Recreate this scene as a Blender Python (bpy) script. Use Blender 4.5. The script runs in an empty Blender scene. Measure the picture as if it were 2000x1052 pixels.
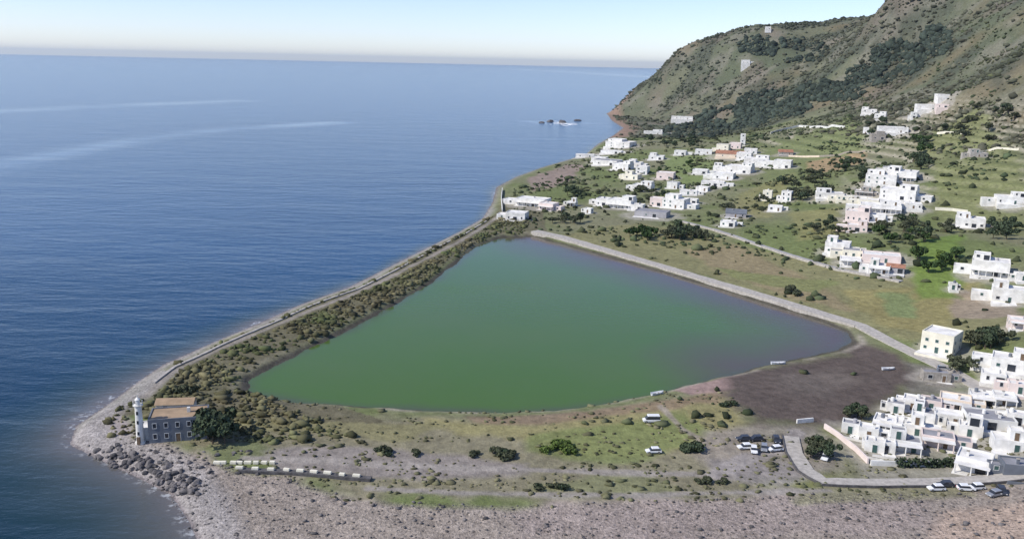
import bpy, bmesh, math, random
import numpy as np
from mathutils import Matrix, Vector, Euler

random.seed(7)
rng = np.random.default_rng(11)
C = bpy.context.scene.collection
S = bpy.context.scene
R = math.radians

# ------------------------------------------------------------------ camera
CAM_H, PITCH, ROLL, FPX = 100.0, 13.08, 1.26, 1732.0
cd = bpy.data.cameras.new('camera')
cam = bpy.data.objects.new('camera', cd); C.objects.link(cam)
cam.location = (0, 0, CAM_H)
CAM_ROT = Matrix.Rotation(R(90 - PITCH), 3, 'X') @ Matrix.Rotation(R(ROLL), 3, 'Z')
cam.rotation_euler = CAM_ROT.to_euler()
cd.sensor_width = 36.0
cd.lens = FPX / 2000 * 36.0
cd.clip_start = 1.0
cd.clip_end = 200000.0
S.camera = cam
# ------------------------------------------------------------------ light
SUN_EL, SUN_AZ = 42.0, -110.0          # azimuth measured from +Y towards +X
w = bpy.data.worlds.new('World'); S.world = w; w.use_nodes = True
wn = w.node_tree.nodes; wl = w.node_tree.links
sky = wn.new('ShaderNodeTexSky'); sky.sky_type = 'NISHITA'; sky.sun_disc = False
sky.sun_elevation = R(SUN_EL); sky.sun_rotation = R(SUN_AZ)
sky.altitude = 250; sky.air_density = 0.75; sky.dust_density = 0.3; sky.ozone_density = 2.6
tint = wn.new('ShaderNodeMix'); tint.data_type = 'RGBA'; tint.blend_type = 'MULTIPLY'; tint.inputs[0].default_value = 1.0
tint.inputs[7].default_value = (1.05, .975, 1.05, 1)
wl.new(sky.outputs[0], tint.inputs[6]); wl.new(tint.outputs[2], wn['Background'].inputs[0])
wn['Background'].inputs[1].default_value = 0.13
sl = bpy.data.lights.new('sun', 'SUN'); sl.energy = 3.2; sl.angle = R(0.5); sl.color = (1.0, 0.945, 0.85)
so = bpy.data.objects.new('sun', sl); C.objects.link(so); so.location = (-300, 100, 600)
sdir = Vector((math.cos(R(SUN_EL)) * math.sin(R(SUN_AZ)), math.cos(R(SUN_EL)) * math.cos(R(SUN_AZ)), math.sin(R(SUN_EL))))
so.rotation_euler = sdir.to_track_quat('Z', 'Y').to_euler()
S.view_settings.view_transform = 'Standard'; S.view_settings.look = 'None'
S.view_settings.exposure = 0.42; S.view_settings.gamma = 1.0
S.cycles.max_bounces = 5; S.cycles.diffuse_bounces = 2; S.cycles.glossy_bounces = 2
S.cycles.transparent_max_bounces = 4; S.cycles.volume_bounces = 0; S.cycles.caustics_reflective = False
S.cycles.use_denoising = True

# ------------------------------------------------------------------ pixel <-> world
RM = np.array(CAM_ROT)
def ray(px, py):
    d = RM @ np.array([(px - 1000) / FPX, -(py - 526) / FPX, -1.0])
    return d
def at_z(px, py, z):
    d = ray(px, py); t = (z - CAM_H) / d[2]
    return (d[0] * t, d[1] * t)
def at_y(px, py, y):
    d = ray(px, py); t = y / d[1]
    return (d[0] * t, y, CAM_H + d[2] * t)

# ------------------------------------------------------------------ noise
def _h(ix, iy, s):
    n = (ix * 374761393 + iy * 668265263 + s * 974634777) & 0xffffffff
    n = ((n ^ (n >> 13)) * 1274126177) & 0xffffffff
    return ((n ^ (n >> 16)) & 0xffff) / 65535.0
def vn(x, y, s=0):
    x = np.asarray(x, float); y = np.asarray(y, float)
    ix = np.floor(x).astype(np.int64); iy = np.floor(y).astype(np.int64)
    fx = x - ix; fy = y - iy
    fx = fx * fx * (3 - 2 * fx); fy = fy * fy * (3 - 2 * fy)
    a = _h(ix, iy, s); b = _h(ix + 1, iy, s); c = _h(ix, iy + 1, s); d = _h(ix + 1, iy + 1, s)
    return (a + (b - a) * fx) * (1 - fy) + (c + (d - c) * fx) * fy
def fbm(x, y, s=0, o=4):
    t = 0; a = 0.5
    for k in range(o):
        t = t + a * vn(x * 2 ** k, y * 2 ** k, s + k); a *= 0.5
    return t / (1 - 0.5 ** o)

# ------------------------------------------------------------------ outlines (world polygons)
def poly(pts, z):
    return np.array([at_z(a, b, z) for a, b in pts])
coast_px = [(395, 1075), (372, 1020), (335, 965), (262, 928), (196, 897), (138, 868), (150, 832), (212, 790), (268, 748),
            (320, 712), (420, 668), (500, 634), (590, 594), (680, 562), (760, 522), (840, 482), (900, 452), (943, 427),
            (962, 398), (970, 366), (1008, 346), (1060, 327), (1112, 312), (1148, 300), (1168, 282), (1200, 264),
            (1218, 250), (1196, 236), (1186, 222)]
LAND = np.vstack([[(-70, -400)], [(-62, 60)], [(-58, 120)], poly(coast_px, 0.0),
                  [(250, 2080), (420, 2300), (900, 2600), (2500, 3000), (9000, 3400), (9000, -400)]])
lake_px = [(1040, 461), (1100, 477), (1180, 499), (1300, 533), (1400, 563), (1500, 593), (1600, 624), (1655, 648), (1668, 670),
           (1640, 684), (1560, 701), (1500, 713), (1430, 734), (1330, 758), (1282, 773), (1200, 789), (1100, 801), (980, 807),
           (850, 803), (720, 796), (600, 788), (520, 776), (476, 763), (482, 742), (530, 715), (620, 672), (700, 632),
           (770, 594), (840, 552), (890, 512), (930, 482), (975, 464)]
LAKE_Z = 0.35
LAKE = poly(lake_px, LAKE_Z)

def sdist(x, y, P, closed=True):
    """signed distance to polygon, positive inside"""
    x = np.asarray(x, float); y = np.asarray(y, float)
    d2 = np.full(x.shape, 1e18); ins = np.zeros(x.shape, bool)
    n = len(P)
    for i in range(n if closed else n - 1):
        ax, ay = P[i]; bx, by = P[(i + 1) % n]
        ex, ey = bx - ax, by - ay
        t = np.clip(((x - ax) * ex + (y - ay) * ey) / (ex * ex + ey * ey + 1e-12), 0, 1)
        d2 = np.minimum(d2, (x - ax - t * ex) ** 2 + (y - ay - t * ey) ** 2)
        if closed and ay != by:
            c = ((ay > y) != (by > y)) & (x < (bx - ax) * (y - ay) / (by - ay) + ax)
            ins ^= c
    d = np.sqrt(d2)
    return np.where(ins, d, -d) if closed else d

# ------------------------------------------------------------------ terrain heights: spot heights read off the view
spots = []
for px, py, z in [(1040, 400, 3.5), (1250, 335, 7), (1250, 430, 3.5), (1400, 450, 4.5), (1500, 500, 3), (1650, 505, 6), (1700, 560, 3.5),
                  (1750, 480, 11), (1650, 420, 10), (1500, 400, 7.5), (1400, 362, 8), (1450, 312, 14), (1310, 290, 13), (1225, 275, 7),
                  (1600, 350, 17), (1750, 372, 21), (1700, 232, 50), (1600, 252, 35), (1950, 535, 9), (1990, 610, 6), (1850, 655, 3.5),
                  (1990, 720, 5), (1990, 900, 3.5), (1600, 800, 2.2), (1000, 870, 2.4), (500, 850, 2.2), (330, 870, 2.6), (1000, 980, 2.2),
                  (1500, 930, 2.4), (700, 600, 2.2), (450, 700, 2.2), (900, 470, 2.2), (1300, 560, 2.0), (1550, 640, 1.8), (1150, 320, 2.5),
                  (2200, 620, 20), (2200, 900, 9), (1400, 1040, 2.4), (600, 1040, 1.6), (1600, 1040, 2.8)]:
    x, y = at_z(px, py, z); spots.append((x, y, z))
for px, py, y in [(1500, 228, 1440), (1500, 180, 1530), (1500, 130, 1620), (1500, 70, 1740), (1420, 240, 1500), (1420, 160, 1650), (1380, 73, 1880),
                  (1310, 112, 1930), (1282, 150, 1960), (1220, 200, 1920), (1300, 205, 1750), (1640, 76, 1620), (1620, 120, 1500),
                  (1600, 200, 1330), (1690, 36, 1500), (1740, -8, 1430), (1750, 110, 1330), (1750, 165, 1180), (1850, 60, 1250), (1900, 150, 1050),
                  (1990, 100, 950), (1850, 205, 900), (1990, 200, 820), (1900, 300, 700), (1990, 300, 650), (1900, 420, 545), (1990, 385, 560),
                  (1800, 300, 770), (1900, -70, 1400), (2200, -40, 900), (2300, 300, 620), (2000, 5, 1120), (1400, 110, 2150), (1500, 95, 2100), (1600, 85, 2050), (1700, 60, 1950), (1320, 140, 2200),
                  (1450, 60, 1800), (1570, 78, 1690), (1500, 90, 1680), (1600, 112, 1560)]:
    spots.append(at_y(px, py, y))
spots += [(60, 60, 2.5), (300, 60, 6), (700, 200, 40), (0, -200, 5), (900, 500, 140), (1800, 1900, 230), (1500, 2600, 120), (400, 2250, 40), (900, 2300, 120)]
SP = np.array(spots)
MQC = 45.0
def _mq(dx, dy): return np.sqrt(dx * dx + dy * dy + MQC * MQC) / 100.0
_A = _mq(SP[:, None, 0] - SP[None, :, 0], SP[:, None, 1] - SP[None, :, 1])
_n = len(SP)
_K = np.zeros((_n + 1, _n + 1)); _K[:_n, :_n] = _A - 0.0 * np.eye(_n); _K[:_n, _n] = 1; _K[_n, :_n] = 1
_W = np.linalg.solve(_K, np.append(SP[:, 2], 0))

def height(x, y, full=False):
    x = np.asarray(x, float); y = np.asarray(y, float)
    z = np.full(x.shape, _W[_n])
    for i in range(_n):
        z = z + _W[i] * _mq(x - SP[i, 0], y - SP[i, 1])
    z = np.maximum(z, 1.3 + 0.25 * vn(x / 9, y / 9, 3))
    hill = np.clip((z - 28) / 60, 0, 1)
    # gullies and knolls on the hillside
    g = 1 - np.abs(2 * fbm(x / 170 + 0.6 * vn(x / 300, y / 300, 9), y / 260, 21, 4) - 1)
    z = z + hill * (24 * (fbm(x / 210, y / 210, 5, 5) - 0.5) - 34 * np.clip(g - 0.72, 0, 1)) + hill * 5 * (fbm(x / 30, y / 30, 6, 3) - .5)
    # dry stone terraces on the lower slopes
    ter = np.clip((z - 16) / 10, 0, 1) * np.clip((y - 330) / 100, 0, 1) * np.clip((1150 - y) / 150, 0, 1) * np.clip((82 - z) / 15, 0, 1)
    st = 4.2; q = z / st; fl = np.floor(q); fr = q - fl
    z = z * (1 - 0.75 * ter) + 0.75 * ter * st * (fl + np.clip((fr - 0.7) / 0.3, 0, 1) ** 1.0)
    z = z + 0.35 * (fbm(x / 6, y / 6, 8, 3) - 0.5)
    sd = sdist(x, y, LAND)
    sd = sd + np.clip(np.abs(sd) / 4, 0, 1) * 5 * (fbm(x / 22, y / 22, 31, 3) - 0.5)
    cl = 4.5 + 12 * hill
    z = np.where(sd > 0, z * (1 - np.exp(-np.maximum(sd, 0) / cl)), np.maximum(-0.07 * np.abs(sd), -3.0))
    lk = sdist(x, y, LAKE)
    lk2 = lk + 3.6 * (fbm(x / 9, y / 9, 33, 3) - 0.5)
    z = np.where(lk2 > 0, np.maximum(LAKE_Z - 0.1 * lk2, -2.0), np.where(lk2 > -40, LAKE_Z + (z - LAKE_Z) * (1 - np.exp(np.minimum(lk2, 0) / 3.0)), z))
    return (z, sd, lk, hill, ter) if full else z

_T = np.geomspace(110, 2600, 900)
def place(px, py):
    """the point of the ground that a line of sight meets: gives real coordinates"""
    d = ray(px, py); d = d / d[1]
    t = _T
    dz = CAM_H + d[2] * t - height(d[0] * t, t)
    k = np.where(dz < 0)[0]
    if len(k) == 0: k = [len(t) - 1]
    i = max(k[0], 1)
    a, b = dz[i - 1], dz[i]
    tt = t[i - 1] + (t[i] - t[i - 1]) * (a / (a - b) if a > b else 1)
    x, y = d[0] * tt, tt
    return float(x), float(y), float(height(np.array([x]), np.array([y]))[0])
def hz(x, y): return float(height(np.array([x]), np.array([y]))[0])

# ------------------------------------------------------------------ materials
def mat(name, col, rough=0.85, var=0.0, scale=1.0, island=0.0, spec=0.3, metal=0.0, hue=None, detail=4):
    m = bpy.data.materials.new(name); m.use_nodes = True
    nt = m.node_tree; b = nt.nodes['Principled BSDF']
    b.inputs['Base Color'].default_value = (*col, 1); b.inputs['Roughness'].default_value = rough
    b.inputs['Specular IOR Level'].default_value = spec; b.inputs['Metallic'].default_value = metal
    last = None
    if var:
        g = nt.nodes.new('ShaderNodeNewGeometry'); n = nt.nodes.new('ShaderNodeTexNoise')
        n.inputs['Scale'].default_value = scale; n.inputs['Detail'].default_value = detail
        nt.links.new(g.outputs['Position'], n.inputs['Vector'])
        r = nt.nodes.new('ShaderNodeMapRange'); r.inputs[1].default_value = .3; r.inputs[2].default_value = .7
        r.inputs[3].default_value = 1 - var; r.inputs[4].default_value = 1 + var
        nt.links.new(n.outputs[0], r.inputs[0]); last = r.outputs[0]
    if island:
        g2 = nt.nodes.new('ShaderNodeNewGeometry')
        r2 = nt.nodes.new('ShaderNodeMapRange'); r2.inputs[3].default_value = 1 - island; r2.inputs[4].default_value = 1 + island
        nt.links.new(g2.outputs['Random Per Island'], r2.inputs[0])
        if last is None: last = r2.outputs[0]
        else:
            mm = nt.nodes.new('ShaderNodeMath'); mm.operation = 'MULTIPLY'
            nt.links.new(last, mm.inputs[0]); nt.links.new(r2.outputs[0], mm.inputs[1]); last = mm.outputs[0]
    if last is not None:
        src = None
        if hue is not None:
            mx = nt.nodes.new('ShaderNodeMix'); mx.data_type = 'RGBA'
            mx.inputs[6].default_value = (*col, 1); mx.inputs[7].default_value = (*hue, 1)
            g3 = nt.nodes.new('ShaderNodeNewGeometry'); n3 = nt.nodes.new('ShaderNodeTexNoise')
            n3.inputs['Scale'].default_value = scale * 0.35 if var else 0.15
            nt.links.new(g3.outputs['Position'], n3.inputs['Vector'])
            r3 = nt.nodes.new('ShaderNodeMapRange'); r3.inputs[1].default_value = .38; r3.inputs[2].default_value = .62
            nt.links.new(n3.outputs[0], r3.inputs[0]); nt.links.new(r3.outputs[0], mx.inputs[0]); src = mx.outputs[2]
        vm = nt.nodes.new('ShaderNodeVectorMath'); vm.operation = 'SCALE'
        if src is not None: nt.links.new(src, vm.inputs[0])
        else: vm.inputs[0].default_value = col
        nt.links.new(last, vm.inputs['Scale']); nt.links.new(vm.outputs[0], b.inputs['Base Color'])
    return m

M = {}
M['white'] = mat('whitewash', (.80, .785, .75), .9, .17, .5, hue=(.70, .68, .63))
M['white2'] = mat('aged_whitewash', (.72, .71, .67), .9, .16, .4)
M['cream'] = mat('cream_plaster', (.77, .73, .60), .9, .10, .35)
M['pink'] = mat('pink_plaster', (.74, .63, .58), .9, .10, .35)
M['peach'] = mat('peach_plaster', (.74, .62, .49), .9, .10, .35)
M['grey'] = mat('grey_render', (.36, .35, .36), .9, .15, .4)
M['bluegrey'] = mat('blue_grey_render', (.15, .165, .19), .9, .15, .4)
M['stone'] = mat('bare_stone', (.34, .31, .27), .95, .3, 1.2)
M['roof'] = mat('flat_roof_screed', (.74, .72, .68), .9, .22, .3)
M['roofgrey'] = mat('grey_roof_felt', (.27, .27, .29), .9, .2, .3)
M['roofterra'] = mat('terracotta_roof', (.34, .17, .11), .9, .25, .5)
M['rooftan'] = mat('tan_roof', (.36, .26, .17), .9, .2, .4)
M['glass'] = mat('window_glass', (.03, .035, .045), .15, spec=.5)
M['frame'] = mat('painted_frame', (.62, .62, .60), .6)
M['shutter'] = mat('green_shutter', (.05, .10, .09), .6)
M['wood'] = mat('weathered_wood', (.16, .11, .07), .8, .2, 1.5)
M['darkstone'] = mat('dark_lava_stone', (.10, .095, .095), .95, .4, 1.0)
M['boulder'] = mat('lava_boulder', (.085, .08, .08), .95, .4, .9, hue=(.17, .155, .15))
M['palestone'] = mat('pale_stone', (.42, .39, .35), .95, .22, .8)
M['concrete'] = mat('concrete', (.58, .565, .54), .9, .12, .5)
M['asphalt'] = mat('sun_bleached_asphalt', (.36, .35, .35), .9, .12, .3)
M['leaf_dark'] = mat('dark_leaves', (.050, .070, .038), .8, island=.55, spec=.2)
M['leaf_olive'] = mat('olive_leaves', (.075, .085, .048), .8, island=.5, spec=.2)
M['leaf_green'] = mat('green_leaves', (.050, .085, .028), .8, island=.5, spec=.2)
M['leaf_bright'] = mat('bright_leaves', (.10, .145, .035), .8, island=.45, spec=.2)
M['scrub'] = mat('dry_scrub', (.082, .088, .045), .9, var=.3, scale=.05, island=.6, spec=.15, hue=(.050, .068, .034))
M['spitgreen'] = mat('spit_leaves', (.072, .086, .036), .9, var=.35, scale=.08, island=.6, spec=.15, hue=(.125, .112, .062))
M['tuft'] = mat('dry_tufts', (.155, .145, .085), .9, var=.35, scale=.08, island=.5, spec=.15, hue=(.10, .105, .055))
M['maquis'] = mat('hill_maquis', (.066, .078, .050), .9, var=.3, scale=.012, island=.5, spec=.15, hue=(.10, .10, .068))
M['woods'] = mat('ravine_wood', (.046, .060, .046), .9, island=.5, spec=.15)
M['bark'] = mat('bark', (.12, .09, .065), .95, .25, 3)
M['rubber'] = mat('tyre_rubber', (.02, .02, .02), .8)
M['rim'] = mat('wheel_rim', (.45, .45, .46), .4, metal=.7)
M['carwhite'] = mat('white_car_paint', (.80, .80, .79), .3, spec=.5)
M['cardark'] = mat('dark_car_paint', (.045, .05, .065), .3, spec=.5)
M['carsilver'] = mat('silver_car_paint', (.40, .41, .43), .3, spec=.5, metal=.4)
M['carred'] = mat('red_car_paint', (.30, .05, .04), .3, spec=.5)
M['lamp'] = mat('headlamp_glass', (.7, .7, .68), .2, spec=.5)
M['tail'] = mat('tail_lamp_red', (.4, .02, .02), .3)
M['hull'] = mat('boat_hull', (.62, .63, .64), .5)
M['blueline'] = mat('boat_blue', (.06, .13, .25), .5)
M['foam'] = mat('surf_foam', (.80, .83, .85), .7, .1, .3)

# ------------------------------------------------------------------ mesh helpers
class MB:
    def __init__(s): s.v = []; s.f = []; s.mi = []; s.mats = []
    def _m(s, m):
        if m not in s.mats: s.mats.append(m)
        return s.mats.index(m)
    def face(s, pts, m):
        k = len(s.v); s.v += [tuple(p) for p in pts]; s.f.append(tuple(range(k, k + len(pts)))); s.mi.append(s._m(m))
    def box(s, x0, x1, y0, y1, z0, z1, m, top=None):
        k = len(s.v)
        s.v += [(x0, y0, z0), (x1, y0, z0), (x1, y1, z0), (x0, y1, z0), (x0, y0, z1), (x1, y0, z1), (x1, y1, z1), (x0, y1, z1)]
        i = s._m(m)
        for q, f in enumerate([(3, 2, 1, 0), (4, 5, 6, 7), (0, 1, 5, 4), (1, 2, 6, 5), (2, 3, 7, 6), (3, 0, 4, 7)]):
            s.f.append(tuple(k + a for a in f)); s.mi.append(s._m(top) if (top and q == 1) else i)
    def ring(s, x0, x1, y0, y1, z0, z1, t, m):
        """hollow walls of thickness t (one closed shell, mitred corners)"""
        k = len(s.v); i = s._m(m)
        for (a, b, c, d) in ((x0, x1, y0, y1), (x0 + t, x1 - t, y0 + t, y1 - t)):
            for z in (z0, z1):
                s.v += [(a, c, z), (b, c, z), (b, d, z), (a, d, z)]
        O0, O1, I0, I1 = k, k + 4, k + 8, k + 12
        for q in range(4):
            r = (q + 1) % 4
            for f in ((O0 + q, O0 + r, O1 + r, O1 + q), (I0 + r, I0 + q, I1 + q, I1 + r), (O1 + q, O1 + r, I1 + r, I1 + q), (O0 + r, O0 + q, I0 + q, I0 + r)):
                s.f.append(f); s.mi.append(i)
    def lathe(s, prof, n, m, cx=0, cy=0, cap=True):
        k = len(s.v); i = s._m(m)
        for r, z in prof:
            for q in range(n):
                a = 2 * math.pi * q / n; s.v.append((cx + r * math.cos(a), cy + r * math.sin(a), z))
        for p in range(len(prof) - 1):
            for q in range(n):
                r = (q + 1) % n
                s.f.append((k + p * n + q, k + p * n + r, k + (p + 1) * n + r, k + (p + 1) * n + q)); s.mi.append(i)
        if cap:
            s.f.append(tuple(k + (len(prof) - 1) * n + q for q in range(n))); s.mi.append(i)
            s.f.append(tuple(k + q for q in reversed(range(n)))); s.mi.append(i)
    def tube(s, p, q, r0, r1, m, n=6):
        p = Vector(p); q = Vector(q); d = (q - p).normalized()
        a = d.orthogonal().normalized(); b = d.cross(a); k = len(s.v); i = s._m(m)
        for c, r in ((p, r0), (q, r1)):
            for j in range(n):
                t = 2 * math.pi * j / n; s.v.append(tuple(c + (a * math.cos(t) + b * math.sin(t)) * r))
        for j in range(n):
            l = (j + 1) % n; s.f.append((k + j, k + l, k + n + l, k + n + j)); s.mi.append(i)
        s.f.append(tuple(k + n + j for j in range(n))); s.mi.append(i)
    def data(s, name, smooth=False):
        me = bpy.data.meshes.new(name); me.from_pydata(s.v, [], s.f)
        for m in s.mats: me.materials.append(M[m])
        me.polygons.foreach_set('material_index', s.mi)
        if smooth: me.polygons.foreach_set('use_smooth', [True] * len(s.f))
        me.update(); return me
    def build(s, name, parent=None, smooth=False): return link(name, s.data(name, smooth), parent)
def link(name, me, parent=None):
    o = bpy.data.objects.new(name, me); C.objects.link(o)
    if parent is not None: o.parent = parent
    return o
def empty(name, loc, rz=0):
    o = bpy.data.objects.new(name, None); C.objects.link(o); o.location = loc; o.rotation_euler = (0, 0, rz); o.empty_display_size = 1
    return o
def tag(o, label, cat, group=None, kind=None):
    o['label'] = label; o['category'] = cat
    if group: o['group'] = group
    if kind: o['kind'] = kind
    return o
def np_mesh(name, v, f, matname, smooth=False):
    me = bpy.data.meshes.new(name)
    nf, k = f.shape
    me.vertices.add(len(v)); me.vertices.foreach_set('co', np.ascontiguousarray(v, dtype=np.float32).ravel())
    me.loops.add(nf * k); me.loops.foreach_set('vertex_index', np.ascontiguousarray(f, dtype=np.int32).ravel())
    me.polygons.add(nf); me.polygons.foreach_set('loop_start', np.arange(0, nf * k, k, dtype=np.int32))
    me.polygons.foreach_set('loop_total', np.full(nf, k, dtype=np.int32))
    if smooth: me.polygons.foreach_set('use_smooth', np.ones(nf, dtype=bool))
    me.update(calc_edges=True)
    if matname: me.materials.append(matname if not isinstance(matname, str) else M[matname])
    return me

# ------------------------------------------------------------------ ground
P_ = lambda pts, z=2.0: poly(pts, z)
ZONES = [
    # (polygon, colour, edge softness m, noise wobble m, strength)
    ('scrub_flat', P_([(300, 800), (480, 770), (720, 805), (980, 815), (1240, 795), (1420, 760), (1480, 900), (1560, 960), (1300, 985), (1000, 985), (700, 975), (560, 910), (400, 880)]), (.225, .205, .135), 6, 10, 1),
    ('yellow_grass', P_([(820, 815), (1030, 830), (1260, 800), (1400, 770), (1450, 830), (1300, 880), (1150, 890), (1000, 860), (900, 850)]), (.27, .245, .115), 4, 8, .9),
    ('green_grass', P_([(1030, 850), (1180, 835), (1340, 810), (1380, 850), (1240, 900), (1100, 905), (1020, 885)]), (.17, .20, .075), 3, 7, .8),
    ('green_low', P_([(1030, 945), (1250, 930), (1330, 955), (1310, 975), (1040, 970)]), (.19, .20, .10), 3, 6, .7),
    ('green_low', P_([(1500, 935), (1620, 930), (1640, 960), (1520, 968)]), (.21, .22, .085), 3, 4, .9),
    ('green_low', P_([(400, 880), (520, 850), (540, 890), (430, 900)]), (.16, .18, .085), 3, 5, .9),
    ('olive', P_([(430, 800), (700, 815), (860, 830), (800, 860), (600, 850), (440, 850)]), (.215, .20, .10), 3, 7, .8),
    ('greybrown_lane', P_([(500, 880), (640, 868), (880, 885), (1040, 905), (1040, 930), (800, 935), (560, 925)]), (.25, .22, .205), 3, 6, .85),
    ('rust', P_([(900, 812), (1080, 812), (1250, 795), (1400, 775), (1400, 795), (1220, 815), (1060, 835), (920, 830)]), (.23, .165, .115), 2, 5, .75),
    ('pinkbank', P_([(1310, 765), (1450, 733), (1470, 745), (1440, 765), (1350, 780)]), (.33, .23, .21), 1.5, 2, .9),
    ('mudpatch', P_([(1760, 700), (1880, 720), (1860, 770), (1760, 770)]), (.20, .18, .16), 3, 4, .8),
    ('carpark', P_([(1380, 850), (1520, 830), (1600, 830), (1640, 910), (1560, 930), (1420, 930), (1360, 890)]), (.27, .235, .20), 4, 5, .8),
    ('greypatch', P_([(1400, 905), (1560, 905), (1580, 940), (1400, 945)]), (.26, .235, .225), 3, 5, .7),
    ('beach', P_([(120, 900), (300, 850), (360, 885), (430, 905), (560, 930), (700, 975), (1000, 988), (1400, 975), (1700, 965), (2100, 960), (2200, 1200), (300, 1200)]), (.315, .268, .226), 4, 6, 1),
    ('beachpink', P_([(1000, 1000), (1400, 985), (1800, 985), (1800, 1030), (1400, 1050), (1000, 1050)]), (.335, .275, .25), 5, 8, .6),
    ('beachtan', P_([(1850, 1010), (2100, 1000), (2100, 1100), (1830, 1100)]), (.42, .32, .25), 4, 5, .8),
    ('verge', P_([(1600, 945), (1880, 945), (1900, 975), (1560, 985)]), (.25, .235, .15), 2, 3, .9),
    ('pointpink', P_([(110, 870), (200, 790), (262, 770), (255, 880), (180, 905)]), (.34, .295, .275), 4, 5, 1),
    ('promfield', P_([(1080, 462), (1250, 440), (1400, 470), (1560, 510), (1700, 545), (1900, 560), (1990, 640), (1880, 700), (1700, 640), (1400, 545)]), (.22, .21, .105), 4, 6, 1),
    ('fieldtan', P_([(1340, 490), (1440, 480), (1640, 575), (1680, 615), (1560, 585), (1400, 530)]), (.27, .215, .13), 4, 6, .75),
    ('fieldgold', P_([(1640, 570), (1900, 570), (1880, 620), (1820, 660), (1740, 640), (1660, 600)]), (.27, .235, .10), 4, 6, .8),
    ('fieldgreen', P_([(1710, 575), (1790, 575), (1790, 625), (1720, 620)]), (.17, .22, .095), 3, 5, .8),
    ('fieldgreen', P_([(1390, 520), (1560, 545), (1640, 555), (1600, 575), (1440, 545)]), (.185, .205, .08), 3, 5, .8),
    ('fieldpink', P_([(1850, 575), (1990, 590), (1990, 640), (1860, 625)]), (.29, .23, .18), 3, 5, .8),
    ('brightgreen', P_([(1780, 480), (1880, 470), (1880, 560), (1790, 560)], 9), (.15, .215, .05), 4, 5, .9),
    ('greengarden', P_([(1300, 310), (1400, 300), (1400, 350), (1310, 360)], 9), (.19, .235, .09), 4, 6, .9),
    ('terracegreen', P_([(1480, 275), (1660, 250), (1690, 280), (1640, 330), (1500, 320)], 30), (.175, .20, .085), 8, 10, .9),
    ('terraceorange', P_([(1580, 290), (1690, 290), (1690, 300), (1580, 312)], 30), (.36, .26, .15), 3, 4, .9),
    ('gardenyellow', P_([(1440, 380), (1560, 350), (1500, 420), (1440, 420)], 8), (.24, .225, .10), 5, 6, .7),
    ('gardenyellow', P_([(1540, 415), (1640, 415), (1640, 465), (1560, 465)], 8), (.235, .225, .095), 5, 6, .8),
    ('rightgreen', P_([(1800, 300), (1900, 300), (2000, 350), (2000, 420), (1830, 400)], 25), (.185, .20, .085), 8, 10, .8),
    ('coastpink', P_([(1030, 345), (1110, 318), (1150, 320), (1100, 360), (1040, 372)], 3), (.30, .225, .20), 4, 5, .8),
    ('mud', P_([(1425, 742), (1500, 716), (1560, 703), (1640, 685), (1672, 668), (1760, 690), (1800, 730), (1760, 780), (1680, 820), (1580, 835), (1480, 832), (1430, 790)]), (.112, .089, .077), 7, 8, 1),
    ('mudlight', P_([(1530, 735), (1640, 715), (1700, 740), (1620, 775), (1540, 770)]), (.165, .14, .12), 8, 9, .6),
    ('villageyard', P_([(1800, 770), (1900, 745), (2100, 700), (2100, 930), (1700, 930), (1640, 850), (1740, 800)], 3), (.34, .31, .27), 3, 4, .6),
]
BEACHP = [q[1] for q in ZONES if q[0] == 'beach'][0]
MUDP = [q[1] for q in ZONES if q[0] == 'mud'][0]
PATHS = []   # (polyline world, half width, colour)
def path(pts, z, hw, col): PATHS.append((poly(pts, z), hw, col))
path([(285, 775), (330, 728), (420, 684), (500, 650), (590, 611), (680, 577), (760, 540), (840, 500), (900, 470), (950, 440), (985, 415)], 2.0, 1.3, (.28, .25, .22))
path([(480, 893), (640, 898), (820, 908), (1040, 918), (1250, 926), (1420, 928)], 2.2, 1.5, (.30, .27, .24))
path([(1290, 800), (1330, 840), (1400, 880), (1440, 905)], 2.2, .9, (.30, .26, .21))
path([(720, 950), (900, 962), (1200, 968), (1480, 962), (1620, 958)], 2.2, 1.2, (.29, .262, .235))
path([(1400, 930), (1450, 900), (1540, 870), (1555, 845)], 2.2, 2.5, (.30, .27, .25))

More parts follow.
